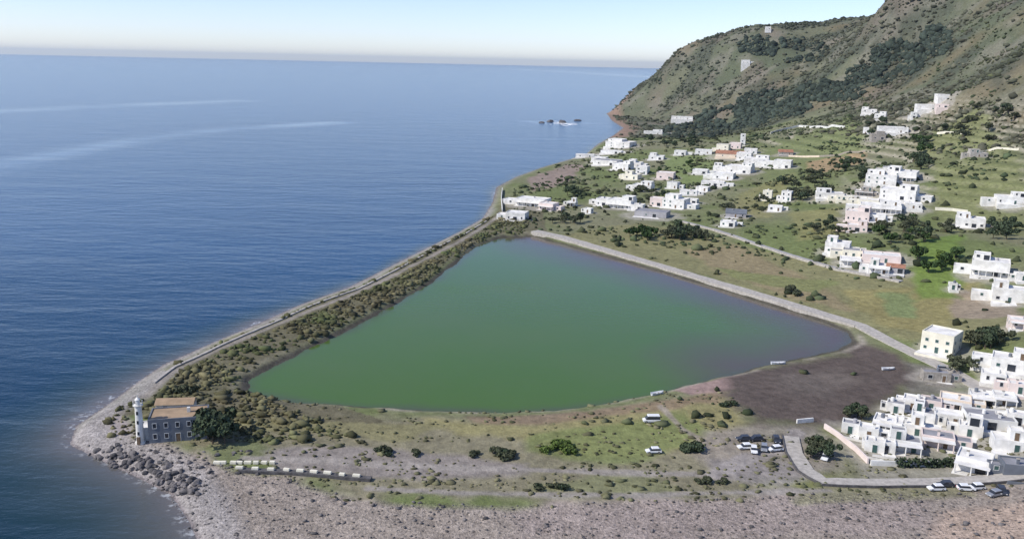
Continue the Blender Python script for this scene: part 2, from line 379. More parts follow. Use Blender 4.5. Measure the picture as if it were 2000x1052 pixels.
def cover(x, y, z, sd, lk, hill, ter):
    n1 = fbm(x / 40, y / 40, 40, 4); n2 = fbm(x / 11, y / 11, 44, 3); n3 = fbm(x / 90, y / 90, 47, 4)
    wob = (n2 - .5) * 2; wob2 = (n1 - .5) * 2
    L = lambda a, b, t: a + (b - a) * t[:, None]
    A = np.array
    far = np.clip((y - 1250) / 80, 0, 1); hill = np.maximum(hill, far)
    # village and slopes: olive scrub, drier and browner up the hill
    col = L(A([.150, .178, .070]), A([.205, .202, .120]), np.clip((n1 - .35) * 3, 0, 1))
    hc = L(A([.142, .146, .094]), A([.102, .116, .072]), np.clip((n3 - .4) * 5, 0, 1))
    hc = L(hc, A([.235, .155, .095]), np.clip((fbm(x / 120, y / 120, 61, 4) - .60) * 7, 0, 1) * .35)
    hc = L(hc, A([.072, .080, .060]), np.clip((fbm(x / 60, y / 60, 111, 4) - .46) * 7, 0, 1) * .8)
    hc = L(hc, A([.19, .182, .140]), np.clip((fbm(x / 35, y / 35, 73, 4) - .56) * 8, 0, 1) * .7)
    hc = L(hc, A([.195, .150, .125]), np.clip((fbm(x / 70, y / 70, 66, 4) - .62) * 8, 0, 1) * .4)
    col = L(col, hc, np.clip(hill * 2.2, 0, 1))
    # terrace walls: the steep steps are pale dry stone
    frac = (z / 4.2) % 1.0
    col = L(col, A([.36, .33, .25]), ter * np.clip((np.abs(frac - .5) * -1 + .32) * 6, 0, 1) * .85)
    for name, Pz, c, soft, wb, st in ZONES:
        d = sdist(x, y, Pz) + wb * (wob * .6 + wob2 * .6)
        col = L(col, A(c), st * np.clip(d / soft + .5, 0, 1))
    # spit: pale shingle on the sea side, brown scrub inland
    spit = np.clip((150 - np.abs(lk)) / 60, 0, 1) * (y > 230) * (x < 20) * (sd < 60)
    col = L(col, A([.135, .122, .078]), spit * np.clip((sd - 5) / 3, 0, 1) * np.clip((lk * -1 - 1) / 3, 0, 1) * .85)
    shore = np.clip(1 - (sd - np.where(y > 270, 1.6, 8.0)) / 5, 0, 1) * (hill < .3)
    col = L(col, A([.33, .305, .29]) , shore * np.where(y < 620, .85, .45) * (1 - far))
    rock = np.clip(1 - (sd - 18) / 14, 0, 1) * np.clip(hill * 5, 0, 1)
    col = L(col, A([.30, .20, .15]), rock * .8)
    for Pp, hw, c in PATHS:
        d = sdist(x, y, Pp, False)
        col = L(col, A(c), np.clip((hw + .8 * wob - d) / .8 + .5, 0, 1) * .9)
    # lake margin: dark wet silt then bleached rim
    rim = np.clip(1 - np.abs(lk + 3.2) / 2.2, 0, 1)
    col = L(col, A([.34, .30, .25]), rim * np.clip((n2 - .35) * 4, 0, 1) * np.where(spit > .3, .25, .8))
    wet = np.clip((lk + 2.0) / 1.2, 0, 1)
    col = L(col, A([.085, .078, .062]), wet)
    wetsea = np.clip(1 - (z - .1) / .35, 0, 1) * (sd < 12)
    col = L(col, A([.19, .165, .165]), wetsea * .8)
    col = col * (0.86 + .28 * n2)[:, None]
    peb = np.clip(np.maximum(shore, (sdist(x, y, BEACHP) > 0) * 1.0), 0.25, 1)
    return col, peb

AZ = np.arange(R(-42), R(47), 0.0021); RR = 55 * np.exp(np.arange(0, math.log(4200 / 55), 0.0052))
aa, rr = np.meshgrid(AZ, RR)
gx = (rr * np.sin(aa)).ravel(); gy = (rr * np.cos(aa)).ravel()
keep0 = sdist(gx, gy, LAND) > -40
nA, nR = len(AZ), len(RR)
gz = np.full(gx.shape, -3.0); gsd = np.full(gx.shape, -99.); glk = np.full(gx.shape, -99.); gh = np.zeros(gx.shape); gt = np.zeros(gx.shape)
gz[keep0], gsd[keep0], glk[keep0], gh[keep0], gt[keep0] = height(gx[keep0], gy[keep0], True)
ii = np.arange(nA * nR).reshape(nR, nA)
quads = np.stack([ii[:-1, :-1], ii[:-1, 1:], ii[1:, 1:], ii[1:, :-1]], -1).reshape(-1, 4)[:, ::-1]
quads = quads[keep0[quads].all(1)]
used = np.unique(quads); remap = np.full(nA * nR, -1); remap[used] = np.arange(len(used)); quads = remap[quads]
gx, gy, gz, gsd, glk, gh, gt = [a[used] for a in (gx, gy, gz, gsd, glk, gh, gt)]
gcol, gpeb = cover(gx, gy, gz, gsd, glk, gh, gt)

gm = bpy.data.materials.new('land_surface'); gm.use_nodes = True
nt = gm.node_tree; b = nt.nodes['Principled BSDF']; b.inputs['Roughness'].default_value = .95; b.inputs['Specular IOR Level'].default_value = .15
at_ = nt.nodes.new('ShaderNodeAttribute'); at_.attribute_name = 'cover'
geo = nt.nodes.new('ShaderNodeNewGeometry')
def noise(nt, vec, scale, detail=3, rough=.6):
    n = nt.nodes.new('ShaderNodeTexNoise'); n.inputs['Scale'].default_value = scale; n.inputs['Detail'].default_value = detail
    n.inputs['Roughness'].default_value = rough; nt.links.new(vec, n.inputs['Vector']); return n.outputs[0]
def mrange(nt, v, a, b_, c, d):
    r = nt.nodes.new('ShaderNodeMapRange'); r.inputs[1].default_value = a; r.inputs[2].default_value = b_; r.inputs[3].default_value = c; r.inputs[4].default_value = d
    nt.links.new(v, r.inputs[0]); return r.outputs[0]
def math_(nt, op, a, b_):
    m = nt.nodes.new('ShaderNodeMath'); m.operation = op
    for i, q in enumerate((a, b_)):
        if isinstance(q, (int, float)): m.inputs[i].default_value = q
        else: nt.links.new(q, m.inputs[i])
    return m.outputs[0]
f1 = mrange(nt, noise(nt, geo.outputs['Position'], .35, 4, .7), .3, .7, .70, 1.30)
f2 = mrange(nt, noise(nt, geo.outputs['Position'], 1.3, 3, .7), .3, .7, .55, 1.45)
pm = nt.nodes.new('ShaderNodeMix'); pm.data_type = 'FLOAT'; pm.inputs[2].default_value = 1.0
nt.links.new(at_.outputs['Alpha'], pm.inputs[0]); nt.links.new(f2, pm.inputs[3])
ff = math_(nt, 'MULTIPLY', f1, pm.outputs[0])
vm = nt.nodes.new('ShaderNodeVectorMath'); vm.operation = 'SCALE'
nt.links.new(at_.outputs['Color'], vm.inputs[0]); nt.links.new(ff, vm.inputs['Scale'])
nt.links.new(vm.outputs[0], b.inputs['Base Color'])
bp = nt.nodes.new('ShaderNodeBump'); bp.inputs['Strength'].default_value = .6; bp.inputs['Distance'].default_value = .5
nt.links.new(ff, bp.inputs['Height']); nt.links.new(bp.outputs[0], b.inputs['Normal'])
me = np_mesh('ground', np.stack([gx, gy, gz], 1), quads, gm, True)
ca = me.color_attributes.new('cover', 'FLOAT_COLOR', 'POINT')
ca.data.foreach_set('color', np.concatenate([gcol, gpeb[:, None]], 1).astype(np.float32).ravel())
ground = link('ground', me); ground['kind'] = 'structure'; ground['label'] = 'lagoon spit, shingle beach, village flats and scrubby hillside'

# ------------------------------------------------------------------ sea
RS = 60 * np.exp(np.linspace(0, math.log(45000 / 60), 300)); AS = np.concatenate([np.linspace(R(-180), R(-40), 50)[:-1], np.linspace(R(-40), R(40), 420), np.linspace(R(40), R(180), 50)[1:]])
aa, rr = np.meshgrid(AS, RS); sx = (rr * np.sin(aa)).ravel(); sy = (rr * np.cos(aa)).ravel()
ii = np.arange(len(AS) * len(RS)).reshape(len(RS), len(AS))
sq = np.stack([ii[:-1, :-1], ii[:-1, 1:], ii[1:, 1:], ii[1:, :-1]], -1).reshape(-1, 4)[:, ::-1]
ssd = -sdist(sx, sy, LAND) + 10 * (fbm(sx / 30, sy / 30, 71, 3) - .5)
# pale sandy shelf near the point and the beach, thin elsewhere
near = np.clip(1 - (sy - 150) / 260, 0, 1)
shal = np.clip(1 - ssd / (9 + 34 * near), 0, 1)
# wind slicks: two long calm bands on the open sea, then a painted haze strip
def slick_haze(pts, wd, s):
    Pw = poly(pts, 0.0); d = sdist(sx, sy, Pw, False)
    m = np.clip(1 - d / wd, 0, 1) * np.clip((fbm(sx / 160, sy / 160, s, 3) - .2) * 2.5, .35, 1)
    return m
slk_haze = np.maximum(slick_haze([(-80, 340), (0, 322), (120, 300), (300, 268), (450, 252), (650, 240)], 42, 81),
                 .75 * slick_haze([(-80, 220), (0, 216), (200, 208), (460, 197)], 75, 83))
slk_haze = np.maximum(slk_haze, .5 * slick_haze([(1000, 135), (1150, 143), (1300, 152)], 500, 85))  # distant haze near the horizon, painted into the sea colour as a pale band
slk_haze = np.maximum(slk_haze, .7 * slick_haze([(1040, 238), (1090, 242), (1140, 240)], 30, 86))
sm = bpy.data.materials.new('sea_water'); sm.use_nodes = True; nt = sm.node_tree; b = nt.nodes['Principled BSDF']
geo = nt.nodes.new('ShaderNodeNewGeometry'); at_ = nt.nodes.new('ShaderNodeAttribute'); at_.attribute_name = 'water'
sep = nt.nodes.new('ShaderNodeSeparateColor'); nt.links.new(at_.outputs['Color'], sep.inputs[0])
def mixc(nt, f, a, b_):
    m = nt.nodes.new('ShaderNodeMix'); m.data_type = 'RGBA'
    for i, q in ((6, a), (7, b_)):
        if isinstance(q, tuple): m.inputs[i].default_value = (*q, 1)
        else: nt.links.new(q, m.inputs[i])
    nt.links.new(f, m.inputs[0]); return m.outputs[2]
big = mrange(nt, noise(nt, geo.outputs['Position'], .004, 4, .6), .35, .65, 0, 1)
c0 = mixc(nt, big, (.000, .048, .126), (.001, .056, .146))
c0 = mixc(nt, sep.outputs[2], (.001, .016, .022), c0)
c1 = mixc(nt, sep.outputs[0], c0, (.020, .052, .052))
c1 = mixc(nt, math_(nt, 'POWER', sep.outputs[0], 4.0), c1, (.15, .135, .13))
fo = math_(nt, 'MULTIPLY', mrange(nt, sep.outputs[0], .90, .97, 0, 1), mrange(nt, noise(nt, geo.outputs['Position'], .35, 4, .7), .52, .62, 0, .7))
c1 = mixc(nt, fo, c1, (.55, .57, .58))
c2 = mixc(nt, math_(nt, 'MULTIPLY', sep.outputs[1], .8), c1, (.045, .11, .20))
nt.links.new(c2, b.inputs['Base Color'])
b.inputs['IOR'].default_value = 1.33; b.inputs['Specular IOR Level'].default_value = .4
nt.links.new(mrange(nt, sep.outputs[1], 0, 1, .16, .08), b.inputs['Roughness'])
mp = nt.nodes.new('ShaderNodeMapping'); mp.inputs['Rotation'].default_value = (0, 0, R(20)); mp.inputs['Scale'].default_value = (.6, 1.5, 1)
nt.links.new(geo.outputs['Position'], mp.inputs[0])
w1 = noise(nt, mp.outputs[0], .09, 5, .65); w2 = noise(nt, mp.outputs[0], .018, 3, .6)
hsum = math_(nt, 'ADD', math_(nt, 'MULTIPLY', w1, 2.2), math_(nt, 'MULTIPLY', w2, 4.0))
bp = nt.nodes.new('ShaderNodeBump'); bp.inputs['Distance'].default_value = 1.0
nt.links.new(hsum, bp.inputs['Height']); nt.links.new(mrange(nt, sep.outputs[1], 0, 1, .28, .12), bp.inputs['Strength'])
nt.links.new(bp.outputs[0], b.inputs['Normal'])
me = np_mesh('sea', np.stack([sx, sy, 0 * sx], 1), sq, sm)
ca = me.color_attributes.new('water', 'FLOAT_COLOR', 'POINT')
ca.data.foreach_set('color', np.stack([shal, slk_haze, np.clip((sy - 150 + .25 * sx + 60) / 330, 0, 1), 0 * shal + 1], 1).astype(np.float32).ravel())
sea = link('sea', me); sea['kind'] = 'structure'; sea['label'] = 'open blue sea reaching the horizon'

# ------------------------------------------------------------------ lagoon
lx0, ly0 = LAKE.min(0) - 6; lx1, ly1 = LAKE.max(0) + 6
ux, uy = np.meshgrid(np.arange(lx0, lx1, 2.5), np.arange(ly0, ly1, 2.5)); ks = sdist(ux.ravel(), uy.ravel(), LAKE)
ii = np.arange(ux.size).reshape(ux.shape)
lq = np.stack([ii[:-1, :-1], ii[:-1, 1:], ii[1:, 1:], ii[1:, :-1]], -1).reshape(-1, 4)
lq = lq[(ks[lq] > -4).any(1)]; us = np.unique(lq); rm = np.full(ux.size, -1); rm[us] = np.arange(len(us))
lm = bpy.data.materials.new('lagoon_water'); lm.use_nodes = True; nt = lm.node_tree; b = nt.nodes['Principled BSDF']
geo = nt.nodes.new('ShaderNodeNewGeometry'); at_ = nt.nodes.new('ShaderNodeAttribute'); at_.attribute_name = 'water'
sep = nt.nodes.new('ShaderNodeSeparateColor'); nt.links.new(at_.outputs['Color'], sep.inputs[0])
n_ = mrange(nt, noise(nt, geo.outputs['Position'], .02, 4, .55), .35, .65, 0, 1)
c0 = mixc(nt, n_, (.064, .136, .014), (.072, .136, .020))
c1 = mixc(nt, sep.outputs[1], c0, (.100, .060, .066))
c2 = mixc(nt, sep.outputs[0], c1, (.075, .085, .052))
nt.links.new(c2, b.inputs['Base Color']); b.inputs['IOR'].default_value = 1.33; b.inputs['Specular IOR Level'].default_value = .38; nt.links.new(mrange(nt, noise(nt, geo.outputs['Position'], .012, 4, .6), .4, .62, .06, .24), b.inputs['Roughness'])
bp = nt.nodes.new('ShaderNodeBump'); bp.inputs['Distance'].default_value = .12; bp.inputs['Strength'].default_value = .35
nt.links.new(noise(nt, geo.outputs['Position'], .5, 3, .6), bp.inputs['Height']); nt.links.new(bp.outputs[0], b.inputs['Normal'])
lv = np.stack([ux.ravel()[us], uy.ravel()[us], np.full(len(us), LAKE_Z)], 1)
me = np_mesh('lagoon', lv, rm[lq], lm)
kk = ks[us] + 5 * (fbm(lv[:, 0] / 14, lv[:, 1] / 14, 90, 3) - .5)
Pprom = poly([(1040, 461), (1180, 499), (1400, 563), (1600, 624), (1668, 660), (1640, 690), (1500, 715)], LAKE_Z)
dp = sdist(lv[:, 0], lv[:, 1], Pprom, False)
silt = np.clip(1.1 - dp / 40 + .5 * (fbm(lv[:, 0] / 30, lv[:, 1] / 30, 95, 3) - .5), 0, 1)
ca = me.color_attributes.new('water', 'FLOAT_COLOR', 'POINT')
ca.data.foreach_set('color', np.stack([np.clip(1 - kk / 7, 0, 1) ** 2 * .8, silt * .9, 0 * kk, 0 * kk + 1], 1).astype(np.float32).ravel())
lag = link('lagoon', me); lag['kind'] = 'structure'; lag['label'] = 'still green lagoon behind the shingle spit'

# ------------------------------------------------------------------ roads and walls
def resample(Pw, step):
    out = [tuple(Pw[0])]
    for a, b_ in zip(Pw[:-1], Pw[1:]):
        L_ = math.dist(a, b_); n = max(1, int(L_ / step))
        out += [(a[0] + (b_[0] - a[0]) * k / n, a[1] + (b_[1] - a[1]) * k / n) for k in range(1, n + 1)]
    return out
def strip(name, Pw, off0, off1, z0, z1, matname, label=None, cat=None, group=None, kind=None, step=3.0, parent=None, flat=None):
    """an extruded band along a line: off0..off1 sideways, from z0 below to z1 above the ground"""
    pts = resample(Pw, step); m = MB(); rows = []
    for i, p in enumerate(pts):
        q0 = pts[max(i - 1, 0)]; q1 = pts[min(i + 1, len(pts) - 1)]
        t = Vector((q1[0] - q0[0], q1[1] - q0[1], 0)).normalized(); nrm = Vector((t.y, -t.x, 0))
        a = Vector((*p, 0)) + nrm * off0; c = Vector((*p, 0)) + nrm * off1
        za = height(np.array([a.x, c.x, p[0]]), np.array([a.y, c.y, p[1]])).max() if flat is None else flat
        rows.append(((a.x, a.y, za + z0), (c.x, c.y, za + z0), (c.x, c.y, za + z1), (a.x, a.y, za + z1)))
    idx = m._m(matname)
    for r in rows: m.v += list(r)
    for i in range(len(rows) - 1):
        k = i * 4
        for j in range(4):
            l = (j + 1) % 4; m.f.append((k + j, k + l, k + 4 + l, k + 4 + j)); m.mi.append(idx)
    m.f.append((0, 3, 2, 1)); m.mi.append(idx); k = (len(rows) - 1) * 4; m.f.append((k, k + 1, k + 2, k + 3)); m.mi.append(idx)
    o = m.build(name, parent)
    bm = bmesh.new(); bm.from_mesh(o.data); bmesh.ops.recalc_face_normals(bm, faces=bm.faces); bm.to_mesh(o.data); bm.free()
    if kind: o['kind'] = kind
    if label and cat: tag(o, label, cat, group, kind)
    elif label: o['label'] = label
    return o
prom = poly([(1045, 453), (1100, 465), (1180, 487), (1300, 520), (1400, 550), (1500, 580), (1600, 610), (1680, 634), (1720, 655), (1790, 690), (1870, 728), (1930, 765)], 2.0)
strip('promenade', prom, -3.0, 3.0, -.8, .25, 'palestone', kind='structure', label='pale lakeside promenade')
strip('lakeside_wall', prom[:8], 3.05, 3.5, -2.2, .55, 'palestone', 'low pale stone wall edging the lagoon along the promenade', 'wall')
upper = poly([(1330, 432), (1400, 452), (1480, 478), (1560, 503), (1640, 528), (1760, 553)], 4.0)
strip('lane', upper, -1.8, 1.8, -.8, .25, 'asphalt', kind='structure', label='lane behind the lakeside field')
strip('lane_wall', upper, 2.0, 2.5, -1.0, .9, 'palestone', 'pale field wall along the lane behind the lakeside meadow', 'wall')
croad = poly([(1545, 850), (1552, 880), (1575, 915), (1610, 936), (1700, 938), (1850, 938), (2000, 938), (2150, 940)], 3.0)
strip('coast_road', croad, -2.1, 2.1, -.8, .3, 'palestone', kind='structure', label='pale concrete coast road')
strip('kerb', croad, 2.15, 2.5, -1.2, .6, 'darkstone', 'dark stone retaining kerb below the coast road', 'kerb')
spitw = poly([(300, 748), (340, 716), (430, 674), (520, 634), (610, 594), (700, 562), (780, 522), (850, 484), (910, 456), (950, 432)], 2.0)
strip('sea_wall', spitw, -.5, .5, -1.5, .45, 'palestone', 'long low pale sea wall along the spit between sea and lagoon', 'wall')
def gwall(pts, z, h, m, label, th=.45):
    Pw = np.array([place(a, b_)[:2] for a, b_ in pts])
    return strip('garden_wall', Pw, -th / 2, th / 2, -1.5, h, m, label, 'wall')
gwall([(1610, 836), (1640, 856), (1670, 880), (1695, 905)], 3, 1.5, 'pink', 'pale pink garden wall slanting down to the coast road')
gwall([(1700, 908), (1760, 910), (1870, 908)], 3, 1.4, 'white', 'whitewashed wall behind the dark hedge beside the coast road')
gwall([(981, 372), (979, 390), (981, 414)], 3, 2.2, 'white', 'white wall running inland from the sea at the far tip of the spit')
gwall([(1826, 410), (1860, 412), (1890, 416)], 20, 1.8, 'cream', 'pale yellow garden wall leading to the white villa on the slope')
gwall([(1505, 262), (1535, 253), (1560, 248), (1650, 250)], 35, 2.4, 'white2', 'long pale wall along the upper terrace edge above the ravine')
gwall([(1540, 306), (1600, 307), (1650, 300), (1690, 296)], 30, 1.6, 'peach', 'sandy retaining wall across the green terraces')
gwall([(1830, 262), (1880, 262)], 35, 1.6, 'cream', 'pale cream retaining wall on the terraced slope under the pink-tinted cottage')
gwall([(1905, 300), (1930, 296), (1990, 293)], 35, 1.6, 'cream', 'pale cream retaining wall beside the ruined terrace building at the frame edge')

# ------------------------------------------------------------------ houses
def win_mesh(w_, h_, glassm='glass'):
    m = MB(); t = .12
    m.ring(-w_ / 2, w_ / 2, -.09, 0.0, 0, 1, .001, 'frame') if False else None
    m.box(-w_ / 2, -w_ / 2 + t, -.08, .02, 0, h_, 'frame'); m.box(w_ / 2 - t, w_ / 2, -.08, .02, 0, h_, 'frame')
    m.box(-w_ / 2 + t, w_ / 2 - t, -.08, .02, h_ - t, h_, 'frame'); m.box(-w_ / 2 + t, w_ / 2 - t, -.10, .02, 0, t, 'frame')
    m.box(-w_ / 2 + t, w_ / 2 - t, -.04, .015, t, h_ - t, glassm)
    return m.data('window')
WIN = [win_mesh(1.1, 1.5), win_mesh(1.3, 1.3, 'shutter'), win_mesh(1.6, 1.4)]
def door_mesh(w_, h_, mm):
    m = MB()
    m.box(-w_ / 2, w_ / 2, -.06, .02, 0, h_, mm); m.box(-w_ / 2 - .12, -w_ / 2 - .003, -.09, .02, 0, h_ + .12, 'frame'); m.box(w_ / 2 + .003, w_ / 2 + .12, -.09, .02, 0, h_ + .12, 'frame')
    m.box(-w_ / 2, w_ / 2, -.09, .02, h_ + .003, h_ + .12, 'frame'); return m.data('door')
DOOR = [door_mesh(1.1, 2.2, 'wood'), door_mesh(1.2, 2.2, 'shutter'), door_mesh(2.4, 2.3, 'glass')]

def openings(parent, hw, hd, h, rnd, z0, nwin, sides, with_door):
    fl = max(1, int(h / 2.9))
    def put(side, u, zz, me, nm):
        o = link(nm, me, parent)
        if side == 'f': o.location = (u, -hd, zz); o.rotation_euler = (0, 0, 0)
        if side == 'l': o.location = (-hw, u, zz); o.rotation_euler = (0, 0, -math.pi / 2)
        if side == 'r': o.location = (hw, u, zz); o.rotation_euler = (0, 0, math.pi / 2)
    wm = rnd.choice(WIN)
    for f in range(fl):
        for side in sides:
            half = hw if side == 'f' else hd
            n = max(1, min(nwin if side == 'f' else 2, int(half * 2 / 3.3)))
            for k in range(n):
                u = -half + (k + .5) * 2 * half / n + rnd.uniform(-.2, .2)
                if f == 0 and side == 'f' and with_door and k == n // 2:
                    put('f', u, z0 + .03, rnd.choice(DOOR), 'door')
                elif rnd.random() < .68: put(side, u, z0 + f * 2.9 + (.95 if f == 0 else .9), wm, 'window')

HPOS = []
def house(px, py, wp, hp, label, col='white', yaw=None, dr=.8, up=None, porch=None, roof=None, name='house', group=None, pitched=False, cat='house', chim=None):
    rnd = random.Random(int(px * 31 + py))
    x, y, z = place(px, py)
    dep = y * .974 + (CAM_H - z) * .226
    mp_ = dep / FPX
    w_ = max(3.4, (1.3 if (1640 < px < 1810 and 330 < py < 545) else 1.14) * wp * mp_); h = max(2.7, hp * mp_ * (.82 if not (px > 1600 and py > 700 and py != 692) else .62)); h = min(h, 6.2) if cat == 'house' and col != 'cream' else h; d = max(3.4, w_ * dr)
    if yaw is None: yaw = rnd.uniform(8, 38)
    # the sides seen from here cover wp together: shorten the front accordingly
    c, s = abs(math.cos(R(yaw))), abs(math.sin(R(yaw)))
    w_ = max(3.4, 1.18 * w_ / (c + dr * s)); d = max(3.0, w_ * dr)
    far = dep > 720
    if y > 1250: d = min(d, 6.0)
    rz = R(-yaw) + math.atan2(-x, y) * 0.0 + R(0)
    cy_ = y + d * .35
    cs = [(a * w_ / 2, b_ * d / 2) for a in (-1, 1) for b_ in (-1, 1)]
    zz_ = height(np.array([x + a * math.cos(rz) - b_ * math.sin(rz) for a, b_ in cs]), np.array([cy_ + a * math.sin(rz) + b_ * math.cos(rz) for a, b_ in cs]))
    steep = y > 1250
    z = float(zz_.max()) - .3 if steep else float(.45 * zz_.min() + .55 * zz_.max()); foot = -max(3.0, z - float(zz_.min()) + 1.5)
    HPOS.append((x, cy_, max(w_, d)))
    t = empty(name, (x, cy_, z), rz)
    tag(t, label, cat, group)
    hw, hd = w_ / 2, d / 2
    rf = roof or ('roof' if rnd.random() < .9 else 'roofgrey')
    m = MB(); ph = 0.0 if pitched else .45
    m.ring(-hw, hw, -hd, hd, foot, h + ph, .28, col)
    m.build('wall', t)
    m = MB()
    if pitched:
        e = .35
        for q in (1,):
            a = (-hw - e, -hd - e, h + .004); b_ = (hw + e, -hd - e, h + .004); c_ = (hw + e, hd + e, h + .004); d_ = (-hw - e, hd + e, h + .004)
            r0 = (-hw - e, 0, h + hd * .45); r1 = (hw + e, 0, h + hd * .45)
            m.face([a, b_, r1, r0], rf); m.face([c_, d_, r0, r1], rf); m.face([d_, a, r0], rf); m.face([b_, c_, r1], rf); m.face([a, d_, c_, b_], rf)
    else: m.box(-hw + .28, hw - .28, -hd + .28, hd - .28, h - .25, h + .04, rf)
    ro = m.build('roof', t)
    openings(t, hw, hd, h, rnd, 0, 2 if far else 4, ('f', 'l') if far else ('f', 'l', 'r'), True)
    if up is None: up = (not pitched) and rnd.random() < (.22 if w_ > 6 else .05)
    if up:
        fx = rnd.uniform(.4, .6) * w_; fd = rnd.uniform(.55, .75) * d; uh = 2.35
        u = empty('upper_storey', (rnd.choice((-1, 1)) * (hw - fx / 2 - .35), hd - fd / 2 - .35, h + .045)); u.parent = t
        m = MB(); m.ring(-fx / 2, fx / 2, -fd / 2, fd / 2, 0, uh + .4, .25, col); m.build('wall', u)
        m = MB(); m.box(-fx / 2 + .25, fx / 2 - .25, -fd / 2 + .25, fd / 2 - .25, uh - .2, uh + .04, rf); m.build('roof', u)
        openings(u, fx / 2, fd / 2, uh, rnd, 0, 2, ('f', 'l') if not far else ('f',), not far)
    if cat == 'house' and not pitched and rnd.random() < .75:
        sg = rnd.choice((-1, 1)); ww = rnd.uniform(.35, .6) * w_; wd = rnd.uniform(.5, .8) * d; wh = min(h * .75, rnd.uniform(2.3, 2.9))
        x0_, x1_ = (hw + .003, hw + ww) if sg > 0 else (-hw - ww, -hw - .003)
        wg = empty('wing', (0, rnd.uniform(-.1, .2) * d, 0)); wg.parent = t
        m = MB(); m.ring(x0_, x1_, -wd / 2, wd / 2, foot, wh + .35, .22, col); m.build('wall', wg)
        m = MB(); m.box(x0_ + .22, x1_ - .22, -wd / 2 + .22, wd / 2 - .22, wh - .2, wh + .03, rf); m.build('roof', wg)
        if not far:
            o = link('window', rnd.choice(WIN), wg); o.location = ((x0_ + x1_) / 2, -wd / 2, .9)
    if not far and not pitched and rnd.random() < .5:
        m = MB(); cx = rnd.uniform(-.25, .25) * w_; cy2 = rnd.uniform(.05, .25) * d
        m.lathe([(.55, h + .045), (.55, h + 1.15), (.2, h + 1.3)], 10, rnd.choice(['grey', 'bluegrey', 'white2']), cx, cy2); m.build('water_tank', t)
    if chim is None: chim = rnd.random() < .4
    if chim:
        m = MB(); cx = rnd.uniform(-.3, .3) * w_; cy = -hd * .3
        base = h - .1 if not pitched else h + hd * .2
        m.box(cx - .3, cx + .3, cy - .3, cy + .3, base, base + 1.4, col); m.box(cx - .4, cx + .4, cy - .4, cy + .4, base + 1.403, base + 1.55, 'stone'); m.build('chimney', t)
    if porch is None: porch = (not far) and rnd.random() < .22
    if porch:
        m = MB(); pd = 2.6; n = max(2, int(w_ / 2.8)) + 1
        for k in range(n):
            m = MB(); u = -hw + .35 + k * (w_ - .7) / (n - 1); m.lathe([(.24, -2.5), (.24, .2), (.19, .3), (.17, 2.35), (.23, 2.45)], 8, col, u, -hd - pd + .2); m.build('porch_column', t)
        m = MB(); m.box(-hw, hw, -hd - pd, -hd - .11, 2.455, 2.62, 'roof'); m.build('pergola', t)
        m = MB(); m.box(-hw - .2, hw + .2, -hd - pd - .25, -hd - .003, -2.8, .02, 'roof'); m.build('terrace', t)
    else:
        td = rnd.uniform(3.0, 5.0); m = MB(); m.box(-hw - .4, hw + .2, -hd - td, -hd - .003, foot, .03, col, 'roof'); m.build('terrace', t)
        if rnd.random() < .6:
            m = MB(); m.box(-hw - .4, hw + .2, -hd - td - .22, -hd - td - .003, foot, .75, col); m.build('parapet', t)
    return t

H = house
# --- hamlet at the far tip of the lagoon
H(1042, 402, 52, 16, 'wide white flat-roofed house in the hamlet at the far tip of the lagoon', 'white', 24, .6)
H(1072, 410, 30, 15, 'pinkish cottage just right of the wide white house at the lagoon tip', 'pink', 30)
H(1010, 430, 34, 17, 'small whitewashed house closest to the water at the lagoon tip', 'white', 15)
H(1000, 396, 18, 9, 'little grey shed between the sea wall and the wide white house', 'grey', 20, chim=False)
# --- along the shore
H(1143, 307, 28, 6, 'long low white boathouse right on the shore below the village', 'white', 5, .5, up=False)
H(1214, 288, 46, 17, 'bright white house alone beside the water near the headland', 'white', 30, .7, up=True)
H(1196, 300, 34, 6, 'low white outbuilding in front of the bright white waterside house', 'white', 18, .5, up=False)
H(1188, 322, 44, 10, 'white row house at the seaward end of the village', 'white', 25, .7)
H(1218, 332, 32, 14, 'white cube house behind the seaward end row', 'white', 32)
H(1256, 340, 22, 25, 'tall white tower-like house in the seaward cluster', 'white', 22, 1.0, up=False)
H(1236, 350, 28, 10, 'cream house at the foot of the tall tower-like house', 'cream', 28)
H(1284, 312, 26, 8, 'pale house behind the tall tower-like house, with a low wall', 'white2', 18)
H(1258, 372, 34, 12, 'pale dusty house standing alone below the tower-like house', 'white2', 24, up=True)
H(1302, 350, 30, 14, 'pink-washed house inland of the tower-like house', 'pink', 20)
H(1316, 368, 20, 14, 'narrow white house below the pink-washed house', 'white2', 30)
H(1184, 402, 30, 16, 'left-hand white cube of the pair facing the grove behind the promenade', 'white', 26)
H(1216, 406, 44, 18, 'broad white house of the pair facing the grove behind the promenade', 'white2', 28, .7, up=True)
H(1284, 402, 22, 18, 'slim pale pink house in the middle of the lower village', 'pink', 24)
H(1322, 406, 42, 20, 'two-tier white house at the inland end of the lower village', 'white', 30, .8, up=True)
H(1346, 380, 28, 8, 'low white cottage above the two-tier house of the lower village', 'white', 14, .6)
H(1276, 424, 54, 12, 'long grey-roofed building at the back of the promenade grove', 'grey', 22, .6, roof='roofgrey', up=False)
H(1118, 402, 16, 8, 'tiny pale hut among the bushes between the lagoon-tip hamlet and the lower village', 'white2', 20, chim=False)
H(1150, 416, 14, 10, 'small pale shed at the left end of the promenade grove', 'white2', 30, chim=False)
# --- below the headland
H(1332, 242, 34, 6, 'small white house on the headland slope above the bay', 'white', 12, .6)
H(1276, 262, 30, 7, 'small pale house on the headland slope closest to the sea', 'white2', 14, .6)
H(1330, 303, 20, 9, 'pale cube house at the foot of the headland, left of its neighbour', 'white2', 18)
H(1376, 301, 28, 8, 'pale house at the foot of the headland, right of the cube house', 'white2', 14)
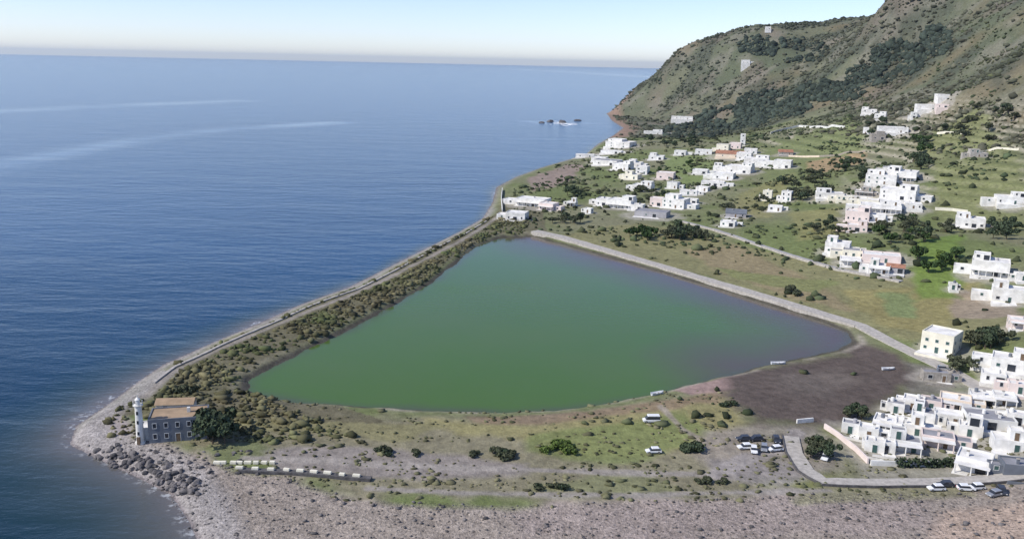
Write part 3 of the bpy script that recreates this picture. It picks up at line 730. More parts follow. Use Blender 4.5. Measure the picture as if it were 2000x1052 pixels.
# --- middle village
H(1414, 296, 22, 16, 'cream house at the top left of the middle village', 'cream', 26)
H(1438, 290, 20, 12, 'pink house behind the cream one at the top of the middle village', 'pink', 22)
H(1451, 284, 9, 26, 'slender white bell tower rising above the middle village', 'white', 15, 1.0, up=False, porch=False, name='bell_tower', cat='tower', chim=False)
H(1428, 308, 44, 8, 'terracotta-roofed low house beneath the cream house of the middle village', 'peach', 18, .5, roof='roofterra', up=False, pitched=True)
H(1456, 312, 26, 18, 'white house at the foot of the bell tower', 'white', 24)
H(1480, 322, 40, 14, 'wide white house in the centre of the middle village', 'white', 20, .6, up=True)
H(1506, 326, 26, 12, 'white house with a shaded porch between the wide white house and the lilac one', 'white2', 30)
H(1532, 328, 30, 22, 'lilac-white two-storey house at the right end of the middle village', 'white', 26)
H(1536, 304, 22, 6, 'dark terracotta roofed shed behind the lilac-white house', 'stone', 10, roof='roofterra', pitched=True, chim=False)
H(1448, 338, 44, 15, 'bright white stepped house on the lower left of the middle village', 'white', 28, .7, up=True)
H(1416, 350, 36, 13, 'white house downhill from the bright stepped house', 'white', 24, .7)
H(1394, 364, 36, 10, 'low white house at the lower left tip of the middle village', 'white', 18, .5)
H(1374, 373, 22, 8, 'small white annex at the very end of the middle village chain', 'white', 26)
H(1370, 340, 26, 9, 'pale greenish-white greenhouse-like shed in the bright green garden', 'white2', 20, chim=False)
# --- between middle village and the lane
H(1500, 390, 16, 20, 'narrow cream house alone on the yellow grass below the middle village', 'cream', 24)
H(1538, 392, 18, 22, 'bluish-white tall house beside the grey-green grove', 'white', 30)
H(1516, 412, 24, 10, 'low white wall-like house in front of the bluish-white tall house', 'white', 20)
H(1424, 442, 26, 11, 'white hut next to the lane behind the lakeside meadow', 'white', 22)
H(1440, 424, 34, 10, 'dark blue-roofed house behind the white hut by the lane', 'grey', 16, roof='bluegrey', pitched=True)
# --- upper right
H(1700, 226, 26, 12, 'white house at the top left of the upper hamlet', 'white', 24, up=True)
H(1722, 232, 20, 24, 'tall lilac-white house in the middle of the upper hamlet', 'white2', 30)
H(1692, 262, 10, 28, 'slim white tower-like house at the left of the upper hamlet', 'white', 20, 1.0, up=False)
H(1746, 262, 44, 12, 'wide white house at the front of the upper hamlet', 'white', 14, .5)
H(1716, 276, 22, 12, 'dark stone-walled house added for the shadow below the upper hamlet', 'stone', 10, roof='roofgrey')  # dark block added in place of a shadow
H(1812, 218, 32, 12, 'white house on the slope right of the upper hamlet', 'white', 12, .6)
H(1842, 214, 20, 8, 'small pink-tinted cottage beside the white house right of the upper hamlet', 'pink', 16)
H(1850, 189, 28, 7, 'lone white cottage highest above the upper hamlet', 'white', 8, .6)
H(1786, 230, 10, 14, 'small white tower hut between the upper hamlet and the white house to its right', 'white2', 16, 1.0, up=False, chim=False)
H(1456, 132, 13, 7, 'lone white house halfway up the distant headland', 'white', 10, .6)
H(1500, 62, 9, 7, 'tiny white chapel on the crest of the headland', 'white', 10, name='chapel', cat='chapel')
H(1912, 306, 26, 10, 'ruined pale stone building on the right-hand terraces', 'palestone', 8, .6, chim=False)
# --- large villa complex
H(1726, 362, 44, 26, 'left wing of the large white villa complex with a roof terrace', 'white', 26, .7, up=True)
H(1768, 352, 46, 26, 'uppermost block of the large white villa complex', 'white', 30, .8, up=True)
H(1762, 392, 52, 34, 'biggest block in the middle of the large white villa complex', 'white', 32, .7, up=True)
H(1786, 410, 24, 12, 'low white block at the right foot of the large villa complex', 'white', 18)
H(1724, 416, 54, 16, 'low white front wing under the large villa complex', 'white', 20, .5, porch=True)
H(1716, 432, 26, 14, 'small cream-white house below the front wing of the villa complex', 'white', 26)
H(1680, 432, 36, 22, 'pink-walled house left of the villa complex front wing', 'pink', 28, up=True)
H(1678, 452, 30, 14, 'pinkish terrace house downhill from the pink-walled house', 'pink', 24)
H(1622, 388, 40, 12, 'white bungalow by the grey-green grove left of the villa complex', 'white', 12, .5)
H(1650, 392, 22, 8, 'white lean-to at the right end of the bungalow by the grove', 'cream', 16, .7)
H(1690, 382, 26, 10, 'ochre stone cottage between the bungalow and the villa complex', 'stone', 20)
# --- above the lane
H(1640, 496, 42, 24, 'white two-storey house at the left end of the row above the lane', 'white', 26, .8, up=True)
H(1672, 504, 34, 16, 'cream house second along the row above the lane', 'cream', 22)
H(1664, 518, 30, 10, 'white porch house in front of the cream house above the lane', 'white', 18, porch=True)
H(1726, 514, 52, 16, 'wide pale pink house in the row above the lane', 'pink', 20, .6)
H(1722, 534, 32, 16, 'small bright white house at the front of the row above the lane', 'white', 28)
H(1752, 534, 26, 12, 'purplish grey shed added for the shade at the right end of the row above the lane', 'grey', 24, roof='roofterra', pitched=True)  # grey block added to stand for the shade beside the white house
# --- right side
H(1900, 444, 46, 20, 'white villa with a grey terrace on the slope beside a dark hedge', 'white', 24, .7, up=True)
H(1978, 398, 44, 16, 'white bungalow with dark openings high at the right edge of the view', 'white', 16, .6)
H(1942, 540, 62, 44, 'large white house with a veranda at the right edge above the field', 'white', 28, .8, up=True, porch=True)
H(1976, 590, 52, 30, 'white terraced house just below the large veranda house', 'white', 24, .7, up=True)
H(1955, 586, 18, 16, 'cream annex at the left of the terraced house below the veranda house', 'cream', 30)
H(2000, 640, 40, 18, 'pinkish white house at the right edge beside the pink soil field', 'pink', 20)
H(2000, 548, 24, 14, 'small white house behind the large veranda house at the frame edge', 'white', 16)
H(1846, 692, 62, 46, 'cream square two-storey house standing alone by the promenade', 'cream', 42, 1.0, up=False, porch=False)
H(1862, 566, 10, 8, 'tiny white pump hut in the field above the promenade', 'white', 16, chim=False)
# --- village by the coast road
H(1984, 726, 64, 34, 'large bright white house at the right edge above the coast road village', 'white', 30, .7, up=True)
H(1945, 748, 40, 26, 'white house at the top of the coast road village', 'white', 26)
H(1995, 768, 36, 20, 'rose-coloured house at the right edge of the coast road village', 'pink', 22)
H(1830, 744, 40, 12, 'low dark stone shed at the promenade end of the coast road village', 'stone', 10, .5, roof='roofgrey', chim=False)
H(1788, 800, 36, 32, 'tall white house at the upper left of the coast road village', 'white', 28, up=False)
H(1822, 800, 34, 22, 'brownish pink house right of the tall white house in the coast road village', 'pink', 24)
H(1872, 798, 52, 24, 'peach-coloured house at the top centre of the coast road village', 'peach', 26, .8)
H(1922, 790, 40, 18, 'small white house right of the peach-coloured house', 'white', 20)
H(1740, 842, 50, 28, 'white house with one square window at the left of the coast road village', 'white', 30, .8)
H(1782, 848, 48, 26, 'broad white house at the centre left of the coast road village', 'white', 24, .8, up=True)
H(1856, 828, 46, 22, 'white house in front of the peach-coloured house', 'white', 22, .7)
H(1700, 856, 34, 12, 'low pale outbuilding at the top of the slanting pink wall', 'white2', 26)
H(1940, 838, 74, 22, 'wide grey-roofed house at the right of the coast road village', 'white2', 14, .7, roof='roofgrey', up=False)
H(1990, 828, 34, 24, 'white house behind the wide grey-roofed house', 'white', 24)
H(1836, 872, 52, 18, 'pink house above the dark hedge on the coast road', 'pink', 22, .7)
H(1770, 880, 50, 14, 'low whitish house behind the hedge on the coast road', 'white2', 18, .6)
H(1730, 884, 34, 12, 'low whitewashed shed at the left end of the hedge on the coast road', 'white', 20, .7)
H(1912, 920, 62, 40, 'big white house fronting the coast road', 'white', 34, .9, up=False)
H(1990, 928, 46, 32, 'dark blue-grey house at the right edge fronting the coast road', 'bluegrey', 12, .8, roof='roofgrey', up=False)
H(1664, 846, 30, 12, 'low white outhouse just behind the upper part of the slanting pink wall', 'white', 24)
H(1712, 882, 34, 14, 'small white house inside the lower corner of the slanting pink wall', 'white', 26)
H(1808, 824, 40, 20, 'white house squeezed between the tall white house and the broad one', 'white', 28)
H(1900, 852, 40, 18, 'white flat-roofed house between the pink house and the big road-front house', 'white', 26)
H(1965, 790, 36, 18, 'pale house right of the small white one beside the peach house', 'white2', 20)
H(1975, 880, 50, 20, 'white house behind the dark blue-grey road-front house', 'white', 18)
H(1752, 806, 30, 14, 'small white house left of the tall white house', 'white', 26)
H(1172, 316, 26, 9, 'small white house between the boathouse and the seaward end row', 'white', 20)
H(1242, 326, 24, 10, 'white house tucked behind the tall tower-like house on its left', 'white', 22)
H(1468, 300, 22, 10, 'white house on the grass edge right of the bell tower', 'white', 18)
H(1410, 334, 26, 10, 'white cottage behind the bright stepped house', 'white2', 20)
H(1352, 398, 22, 10, 'white cottage at the right flank of the two-tier house', 'white', 24)
H(1246, 410, 24, 12, 'white annex between the broad house of the pair and the slim pink one', 'white', 24)
H(1744, 340, 26, 14, 'white block peeping over the left wing of the villa complex', 'white', 26)
H(1700, 402, 30, 12, 'cream terrace house left of the biggest villa block', 'cream', 24)
gwall([(1556, 826), (1588, 823)], 3, 1.2, 'white', 'short white wall at the inland end of the coast road bend')

# trodden pale yards round the houses
hn = fbm(gx / 7, gy / 7, 201, 3)
for hx_, hy_, hw_ in HPOS:
    if hy_ > 1150: continue
    d_ = np.hypot((gx - hx_), (gy - hy_)) + (hn - .5) * 10
    f_ = (.62 * np.clip((hw_ * .95 + 2 - d_) / 4, 0, 1))[:, None]
    gcol = gcol + (np.array([.40, .37, .32]) * (.75 + .5 * hn)[:, None] - gcol) * f_
ca = ground.data.color_attributes['cover']; ca.data.foreach_set('color', np.concatenate([gcol, gpeb[:, None]], 1).astype(np.float32).ravel())

# ------------------------------------------------------------------ lighthouse on the point
lx, ly, lz = place(275, 864)
lt = empty('lighthouse', (lx, ly, lz))
tag(lt, 'slender white lighthouse tower at the tip of the shingle point', 'lighthouse')
LH = 12.6
m = MB(); m.lathe([(1.3, -2), (1.3, .4), (1.02, .5), (.82, LH - 2.6), (.82, LH - 2.5)], 16, 'white'); m.build('tower', lt)
m = MB(); m.lathe([(.82, LH - 2.49), (1.25, LH - 2.3), (1.25, LH - 2.15)], 16, 'white'); g = m.build('gallery', lt)
m = MB()
for k in range(12):
    a = k * math.pi / 6; m.tube((1.17 * math.cos(a), 1.17 * math.sin(a), LH - 2.15), (1.17 * math.cos(a), 1.17 * math.sin(a), LH - 1.2), .035, .035, 'frame', 5)
m.lathe([(1.14, LH - 1.2), (1.2, LH - 1.2), (1.2, LH - 1.14), (1.14, LH - 1.14)], 24, 'frame', cap=False); m.build('railing', g)
m = MB(); m.lathe([(.55, LH - 2.145), (.55, LH - .8)], 10, 'lamp'); m.build('lantern', lt)
m = MB(); m.lathe([(.72, LH - .797), (.72, LH - .7), (.1, LH - .1), (.08, LH + .5)], 12, 'white'); m.build('cap', lt)
for zz in (2.5, 5.5, 8.0):
    m = MB(); r_ = 1.03 - (zz / LH) * .22; m.box(-.25, .25, -r_ - .03, -r_ + .2, zz, zz + .9, 'glass'); m.build('window', lt)
m = MB(); m.box(-.4, .4, -1.38, -.9, 0, 2.0, 'wood'); m.build('door', lt)
# keeper's house
kx, ky, kz = place(340, 862)
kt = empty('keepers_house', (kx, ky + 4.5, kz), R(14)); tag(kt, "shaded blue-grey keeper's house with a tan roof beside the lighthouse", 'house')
m = MB(); m.ring(-7.2, 7.2, -4.2, 4.2, -2, 6.4, .35, 'bluegrey'); m.build('wall', kt)  # shade of the facade is put into the dark wall colour
m = MB(); m.box(-6.85, 6.85, -3.85, 3.85, 5.8, 6.15, 'rooftan'); m.build('roof', kt)
for f in range(2):
    for k in range(5):
        o = link('door' if (f == 0 and k == 2) else 'window', DOOR[0] if (f == 0 and k == 2) else WIN[0], kt); o.location = (-5.6 + 2.8 * k, -4.2, .04 if (f == 0 and k == 2) else 1.0 + 2.9 * f)
m = MB(); m.ring(-9.6, -7.203, -2.5, 2.6, -2, 3.6, .3, 'white2'); m.build('lean_to', kt)
m = MB(); m.box(-9.3, -7.5, -2.2, 2.3, 3.2, 3.4, 'roof'); m.build('lean_to_roof', kt)
m = MB(); m.box(2, 2.8, 0, .8, 6.153, 7.4, 'white2'); m.build('chimney', kt)
bx, by, bz = place(345, 800)
bt = empty('boathouse', (bx, by, bz), R(8)); tag(bt, "low boathouse with a brown roof behind the keeper's house", 'boathouse')
m = MB(); m.ring(-5, 5, -2.5, 2.5, -2, 2.6, .3, 'peach'); m.build('wall', bt)
m = MB(); m.face([(-5.3, -2.8, 2.61), (5.3, -2.8, 2.61), (5.3, 0, 3.7), (-5.3, 0, 3.7)], 'rooftan'); m.face([(5.3, 2.8, 2.61), (-5.3, 2.8, 2.61), (-5.3, 0, 3.7), (5.3, 0, 3.7)], 'rooftan')
m.face([(-5.3, 2.8, 2.61), (-5.3, -2.8, 2.61), (-5.3, 0, 3.7)], 'rooftan'); m.face([(5.3, -2.8, 2.61), (5.3, 2.8, 2.61), (5.3, 0, 3.7)], 'rooftan'); m.face([(-5.3, -2.8, 2.605), (-5.3, 2.8, 2.605), (5.3, 2.8, 2.605), (5.3, -2.8, 2.605)], 'rooftan'); m.build('roof', bt)
for u in (-2.4, 2.4):
    o = link('door', DOOR[0], bt); o.location = (u, -2.5, .03)

# ------------------------------------------------------------------ trees
def crown_data(name, matname, n, rad, hgt, zc, leaf, lobes, seed, flat=1.0):
    r = np.random.default_rng(seed)
    lob = [(r.normal(0, rad * .48), r.normal(0, rad * .48), r.uniform(-.4, .4) * hgt, r.uniform(.45, .72)) for _ in range(lobes)]
    V = []; F = []
    for i in range(n):
        l = lob[i % lobes]
        d = r.normal(size=3); d /= np.linalg.norm(d)
        q = r.uniform(.55, 1.0) ** .5
        p = np.array([l[0], l[1], zc + l[2]]) + d * q * l[3] * np.array([rad, rad, hgt * flat])
        nn = d + r.normal(size=3) * .55; nn /= np.linalg.norm(nn)
        a = np.cross(nn, r.normal(size=3)); a /= np.linalg.norm(a); b_ = np.cross(nn, a)
        s = leaf * r.uniform(.6, 1.4); k = len(V)
        for u, v_ in ((-1, -.6), (.3, -1), (1, .5), (-.2, 1)):
            V.append(p + a * u * s + b_ * v_ * s + nn * r.uniform(-.25, .25) * s)
        F.append((k, k + 1, k + 2, k + 3))
    me = np_mesh(name, np.array(V), np.array(F), matname); return me
def trunk_data(hh, r0, seed, limbs=4, spread=.9):
    rnd = random.Random(seed); m = MB()
    m.tube((0, 0, -.5), (.05, 0, hh * .55), r0 * 1.3, r0 * .8, 'bark', 7)
    for k in range(limbs):
        a = 2 * math.pi * k / limbs + rnd.uniform(-.4, .4); L_ = hh * .55
        m.tube((.05, 0, hh * .5), (math.cos(a) * L_ * spread * .6, math.sin(a) * L_ * spread * .6, hh * .5 + L_ * .7), r0 * .55, r0 * .15, 'bark', 5)
    return m.data('trunk')
KIND = {}
for kd, ml, seed, rad, hg, zc in (('broadleaf_tree', 'leaf_dark', 1, 2.6, 2.3, 4.0), ('broadleaf_tree2', 'leaf_dark', 2, 3.0, 2.0, 3.7), ('olive_tree', 'leaf_olive', 3, 2.4, 1.9, 3.1),
                                  ('olive_tree2', 'leaf_olive', 4, 2.7, 1.7, 2.9), ('fruit_tree', 'leaf_green', 5, 2.3, 2.0, 3.2), ('fruit_tree2', 'leaf_green', 6, 2.6, 1.8, 3.3)):
    KIND[kd] = (crown_data('crown', ml, 420, rad, hg, zc, .42, 7, seed), trunk_data(zc, .2, seed))
KIND['bush'] = (crown_data('foliage', 'leaf_olive', 260, 1.5, .9, .75, .30, 5, 14), None)
KIND['bright_bush'] = (crown_data('foliage', 'leaf_bright', 260, 1.7, 1.1, .9, .32, 5, 15), None)
KIND['dark_bush'] = (crown_data('foliage', 'leaf_dark', 260, 1.7, 1.0, .85, .32, 5, 16), None)
NAMES = {'broadleaf_tree2': 'broadleaf_tree', 'olive_tree2': 'olive_tree', 'fruit_tree2': 'fruit_tree', 'bright_bush': 'bush', 'dark_bush': 'bush'}
def tree(x, y, kd, s, label, group, sz=1.0):
    cr, tr = KIND[kd]; z = hz(x, y); rz = random.uniform(0, 6.28); nm = NAMES.get(kd, kd)
    sc = (s, s, s * sz)
    if tr is None:
        o = link(nm, cr); o.location = (x, y, z); o.rotation_euler = (0, 0, rz); o.scale = sc
        tag(o, label, 'bush', group); return o
    o = empty(nm, (x, y, z), rz); o.scale = sc; tag(o, label, 'tree', group)
    link('crown', cr, o); link('trunk', tr, o); return o
def clump(px, py, n, rx, ry, kinds, s0, s1, label, group):
    rnd = random.Random(int(px * 7 + py * 3 + n))
    for k in range(n):
        a = rnd.uniform(0, 6.28); q = math.sqrt(rnd.random())
        x, y, z = place(px + rx * q * math.cos(a), py + ry * q * math.sin(a))
        tree(x, y, rnd.choice(kinds), rnd.uniform(s0, s1), label, group if n > 1 else None, rnd.uniform(.9, 1.15))
D, O_, G_ = ['broadleaf_tree', 'broadleaf_tree2'], ['olive_tree', 'olive_tree2'], ['fruit_tree', 'fruit_tree2']
clump(420, 860, 7, 28, 10, D, .95, 1.25, "dark dense tree in the clump beside the keeper's house", 'trees beside the keepers house')
clump(395, 850, 3, 12, 6, D, 1.0, 1.25, "tall dark tree hard against the keeper's house", 'trees against the keepers house')
clump(370, 765, 5, 30, 6, ['dark_bush', 'bush'], .9, 1.3, 'grey-green bush near the lighthouse on the lagoon side of the spit', 'bushes near the lighthouse on the spit')
clump(1255, 462, 8, 26, 9, G_, .8, 1.2, 'bright green rounded tree at the left end of the promenade grove', 'green trees in the promenade grove')
clump(1340, 462, 14, 52, 13, D + O_, .8, 1.25, 'dark tree in the right part of the promenade grove', 'dark trees in the promenade grove')
clump(1105, 435, 7, 36, 8, D + O_, .7, 1.1, 'dark tree between the lagoon tip and the promenade grove', 'trees by the lagoon tip')
clump(1120, 382, 4, 14, 5, D, .9, 1.3, 'blue-green dark tree inland of the lagoon-tip hamlet', 'dark trees inland of the hamlet')
clump(1575, 372, 20, 55, 28, O_ + O_ + D, .9, 1.3, 'grey-green tree in the grove below the green terraces', 'grove below the green terraces')
clump(1688, 350, 4, 10, 12, D, 1.0, 1.4, 'tall dark tree left of the large villa complex', 'dark trees left of the villa complex')
clump(1660, 330, 7, 36, 12, G_ + D, .9, 1.3, 'leafy tree on the terrace above the large villa complex', 'trees above the villa complex')
clump(1790, 455, 22, 80, 26, O_ + D + G_, .8, 1.25, 'tree in the wide grove below the large villa complex', 'wide grove below the villa complex')
clump(1830, 520, 12, 45, 26, ['bright_bush', 'fruit_tree'], .9, 1.4, 'bright green shrub in the hollow under the wide grove', 'bright green shrubs under the grove')
clump(1955, 455, 9, 34, 14, D, .9, 1.3, 'dark hedge tree on the diagonal line right of the white villa', 'dark hedge line right of the villa')
clump(1915, 672, 10, 32, 14, D + O_, .8, 1.15, 'dark tree behind the lone cream house by the promenade', 'trees behind the cream house')
clump(1800, 290, 9, 20, 16, D + G_, 1.1, 1.6, 'dark green tree on the terraces right of the upper hamlet', 'trees right of the upper hamlet')
clump(1795, 325, 8, 22, 10, D, 1.1, 1.5, 'dark tree added for the shadowed line behind the large villa complex', 'trees for the shadowed line behind the villa complex')  # dark trees added to stand for a shadowed diagonal line
clump(1720, 250, 8, 30, 20, D, 1.0, 1.4, 'dark tree among the houses of the upper hamlet', 'trees in the upper hamlet')
clump(1660, 815, 6, 24, 8, D + O_, .5, .8, 'small dark tree on the mudflat edge left of the coast road village', 'trees at the mudflat edge')
clump(1600, 885, 8, 26, 16, O_ + D, .45, .7, 'small dusty tree beside the bend of the coast road', 'dusty trees at the road bend')
clump(1880, 720, 5, 24, 8, O_, .6, .9, 'small olive tree between the cream house and the coast road village', 'olive trees above the coast road village')
clump(1320, 330, 5, 40, 16, O_ + G_, .7, 1.1, 'garden tree between lower and middle village', 'garden trees between the two villages')
clump(1240, 385, 8, 60, 16, O_ + D, .7, 1.1, 'garden tree among the lower village houses', 'garden trees in the lower village')
clump(1450, 400, 8, 60, 20, O_, .7, 1.1, 'olive tree on the yellow grass below the middle village', 'olive trees below the middle village')
clump(1620, 450, 7, 40, 18, O_ + D, .7, 1.0, 'small tree in the yellow garden above the lane', 'trees in the yellow garden')
clump(1330, 275, 14, 70, 16, D + O_, 1.0, 1.6, 'dark tree on the slope behind the shore houses', 'trees behind the shore houses')
clump(1905, 240, 12, 80, 40, D + O_, 1.0, 1.6, 'scattered tree on the terraced slope at the right', 'scattered trees on the right slope')
clump(1560, 570, 4, 30, 8, ['dark_bush', 'bush'], .9, 1.4, 'dark bush in the meadow beside the promenade', 'bushes in the lakeside meadow')
clump(1340, 880, 4, 24, 4, ['dark_bush'], .8, 1.2, 'dark bush on the flat beside the parked cars', 'dark bushes on the flat')
clump(1100, 880, 5, 40, 8, ['bright_bush'], .7, 1.2, 'green bush in the grass between lagoon and beach', 'green bushes on the flat')
clump(970, 890, 6, 50, 6, ['dark_bush', 'bush'], .8, 1.2, 'grey bush in the low line between lagoon and beach', 'grey bushes on the flat')
clump(760, 885, 5, 60, 5, ['dark_bush', 'bush'], .6, 1.0, 'small dark bush along the lane behind the white blocks', 'bushes behind the white blocks')
clump(1080, 955, 5, 40, 4, ['dark_bush', 'bush'], .5, .9, 'low dark bush at the top edge of the shingle beach', 'bushes at the beach edge')
clump(1390, 945, 5, 36, 10, ['bush'], .5, .9, 'low olive bush on the beach edge below the parked cars', 'bushes below the parked cars')
clump(1420, 790, 4, 20, 4, ['dark_bush', 'bush'], .6, .9, 'dark bush at the edge of the mudflat', 'bushes at the mudflat edge')
# clipped hedge in front of the coast road village
Pw = np.array([place(a, b_)[:2] for a, b_ in ((1752, 912), (1810, 912), (1866, 911))])
hx = resample(Pw, .8); V = []; F = []; r = np.random.default_rng(5)
for (x, y) in hx:
    z = hz(x, y)
    for q in range(16):
        p = np.array([x + r.uniform(-.5, .5), y + r.uniform(-.6, .6), z + r.uniform(0, 2.4)]); k = len(V)
        a = r.normal(size=3); a /= np.linalg.norm(a); b_ = np.cross(a, r.normal(size=3)); b_ /= np.linalg.norm(b_); s = .35
        V += [p - a * s - b_ * s, p + a * s - b_ * s, p + a * s + b_ * s, p - a * s + b_ * s]; F.append((k, k + 1, k + 2, k + 3))
tag(link('hedge', np_mesh('hedge', np.array(V), np.array(F), 'leaf_dark')), 'long dark green hedge in front of the coast road houses', 'hedge')

# ------------------------------------------------------------------ scrub as stuff
def ico():
    bm = bmesh.new(); bmesh.ops.create_icosphere(bm, subdivisions=1, radius=1.0)
    v = np.array([x.co[:] for x in bm.verts]); f = np.array([[q.index for q in t.verts] for t in bm.faces]); bm.free(); return v, f
IV, IF = ico()
def scatter_blobs(name, xs, ys, size, flat, matname, label, seed, cat=None):
    r = np.random.default_rng(seed); n = len(xs)
    zs = height(xs, ys)
    sc = size * np.clip(r.lognormal(-.12, .45, n), .35, 2.4)
    a = r.uniform(0, 6.28, n)
    jit = r.uniform(.4, 1.4, (n, len(IV), 1))
    v = IV[None] * jit
    vx = v[..., 0] * np.cos(a)[:, None] - v[..., 1] * np.sin(a)[:, None]; vy = v[..., 0] * np.sin(a)[:, None] + v[..., 1] * np.cos(a)[:, None]
    st = r.uniform(.8, 1.5, (n, 1))
    V = np.stack([xs[:, None] + vx * sc[:, None] * st, ys[:, None] + vy * sc[:, None], zs[:, None] + (v[..., 2] + .35) * sc[:, None] * flat], -1).reshape(-1, 3)
    Fc = (IF[None] + (np.arange(n) * len(IV))[:, None, None]).reshape(-1, 3)
    o = link(name, np_mesh(name, V, Fc, matname)); o['kind'] = 'stuff'; o['label'] = label; o['category'] = cat or 'scrub'
    return o
def cand(n, x0, x1, y0, y1, seed):
    r = np.random.default_rng(seed); return r.uniform(x0, x1, n), r.uniform(y0, y1, n), r
# maquis over the hillside
x, y, r = cand(100000, 150, 1300, 700, 2100, 101)
ok = (x < y * .75) & (sdist(x, y, LAND) > 10); x, y = x[ok], y[ok]
z, sd, lk, hl, tr_ = height(x, y, True)
hl = np.maximum(hl, np.clip((y - 1250) / 80, 0, 1))
dens = np.clip(hl * 2.5, 0, 1) * np.clip((fbm(x / 60, y / 60, 111, 4) - .42) * 6, .08, 1) * (.45 + .55 * (fbm(x / 18, y / 18, 113, 3) > .46))
ok = r.random(len(x)) < dens * .62
scatter_blobs('maquis', x[ok], y[ok], 2.1, .75, 'maquis', 'patchy grey-green maquis covering the hillside', 1)
# dark wood in the ravines
def ravine(pts, n, seed):
    r = np.random.default_rng(seed); xs = []; ys = []
    for (px, py, rx, ry, k) in pts:
        for _ in range(int(n * k)):
            a = r.uniform(0, 6.28); q = math.sqrt(r.random()); p = place(px + rx * q * math.cos(a), py + ry * q * math.sin(a)); xs.append(p[0]); ys.append(p[1])
    return np.array(xs), np.array(ys)
x, y = ravine([(1510, 205, 75, 28, 1.5), (1430, 232, 75, 24, 1.4), (1350, 258, 60, 16, .8), (1620, 180, 70, 20, 1), (1700, 150, 50, 22, .6), (1755, 115, 55, 34, 1.1), (1830, 80, 30, 30, .6), (1490, 90, 50, 20, .5), (1560, 100, 60, 24, .5)], 620, 5)
jx = fbm(x / 40, y / 40, 301, 3) > .36; x, y = x[jx], y[jx]
scatter_blobs('ravine_wood', x, y, 2.6, 1.0, 'woods', 'dark blue-green woods filling the ravines of the hillside', 2, 'wood')
# scrub over village land and lower slopes
x, y, r = cand(26000, 0, 700, 230, 1250, 131)
ok = (x < y * .68) & (sdist(x, y, LAND) > 12) & (sdist(x, y, LAKE) < -9); x, y = x[ok], y[ok]
z, sd, lk, hl, tr_ = height(x, y, True)
dens = np.clip((fbm(x / 25, y / 25, 137, 4) - .42) * 5, .03, 1) * np.where(y < 420, .3, .8)
for zn, Pz, *_r in ZONES:
    if zn in ('mud', 'carpark', 'beach', 'mudpatch', 'villageyard', 'fieldgold', 'fieldgreen'): dens = np.where(sdist(x, y, Pz) > -2, dens * .12, dens)
ok = (r.random(len(x)) < dens)
scatter_blobs('scrub', x[ok], y[ok], 1.25, .8, 'scrub', 'low dusty scrub between the village gardens', 3)
# spit vegetation
x, y, r = cand(42000, -180, 20, 215, 640, 151)
sd = sdist(x, y, LAND); lk = sdist(x, y, LAKE)
ok = (sd > 6.5) & (lk < -2.0) & (lk > -60) & (sd < 48) & (x < -5 + (y - 400) * .1)
for Pp, hw, c in PATHS[:1]: ok &= sdist(x, y, Pp, False) > 3.2
ok &= r.random(len(x)) < np.clip((fbm(x / 14, y / 14, 157, 3) - .30) * 5, .3, 1)
scatter_blobs('spit_scrub', x[ok], y[ok], .72, .75, 'spitgreen', 'olive and brown scrub along the lagoon side of the spit', 4)
# tufts on the flat between lagoon and beach
x, y, r = cand(16000, -130, 150, 175, 262, 171)
lk = sdist(x, y, LAKE); ok = (lk < -2) & (sdist(x, y, BEACHP) < 2) & (sdist(x, y, MUDP) < 0) & (sdist(x, y, LAND) > 12)
ok &= r.random(len(x)) < np.clip((fbm(x / 12, y / 5, 177, 3) - .42) * 4, .02, 1) * .36
scatter_blobs('flat_scrub', x[ok], y[ok], .5, .55, 'tuft', 'low tufts and salt scrub on the flat in front of the lagoon', 5)
# beach cobbles
x, y, r = cand(9000, -110, 140, 160, 215, 191)
ok = (sdist(x, y, LAND) > -1) & (sdist(x, y, BEACHP) > 0) & (r.random(len(x)) < .5)
scatter_blobs('cobbles', x[ok], y[ok], .24, .7, 'boulder', 'grey cobbles strewn over the shingle beach', 6, 'cobbles')

# ------------------------------------------------------------------ boulders, sea rocks
def rock_data(seed, sub=2):
    bm = bmesh.new(); bmesh.ops.create_icosphere(bm, subdivisions=sub, radius=1.0); r = random.Random(seed)
    planes = [(Vector((r.gauss(0, 1), r.gauss(0, 1), r.gauss(0, 1))).normalized(), r.uniform(.55, .9)) for _ in range(9)]
    for v in bm.verts:
        for n, d in planes:
            k = v.co.dot(n)
            if k > d: v.co -= n * (k - d)
        v.co *= r.uniform(.95, 1.05)
    me = bpy.data.meshes.new('boulder'); bm.to_mesh(me); bm.free(); me.materials.append(M['boulder']); return me
ROCK = [rock_data(k) for k in range(5)]
rnd = random.Random(3)
nb = 0
line = [(165, 888), (200, 900), (250, 918), (300, 940), (340, 965)]
for k in range(110):
    t = rnd.random() ** .8 * (len(line) - 1.001); i = int(t); f = t - i
    px = line[i][0] + (line[i + 1][0] - line[i][0]) * f + rnd.uniform(-6, 60) * 1.0; py = line[i][1] + (line[i + 1][1] - line[i][1]) * f + rnd.uniform(-26, 6)
    x, y, z = place(px, py)
    o = link('boulder', ROCK[k % 5]); s = rnd.uniform(.4, 1.1); o.scale = (s * rnd.uniform(.9, 1.5), s, s * .75); o.location = (x, y, max(z, -.2) + s * .2); o.rotation_euler = (rnd.uniform(-.3, .3), rnd.uniform(-.3, .3), rnd.uniform(0, 6))
    tag(o, 'dark lava boulder in the breakwater below the lighthouse', 'boulder', 'boulders of the breakwater below the lighthouse')
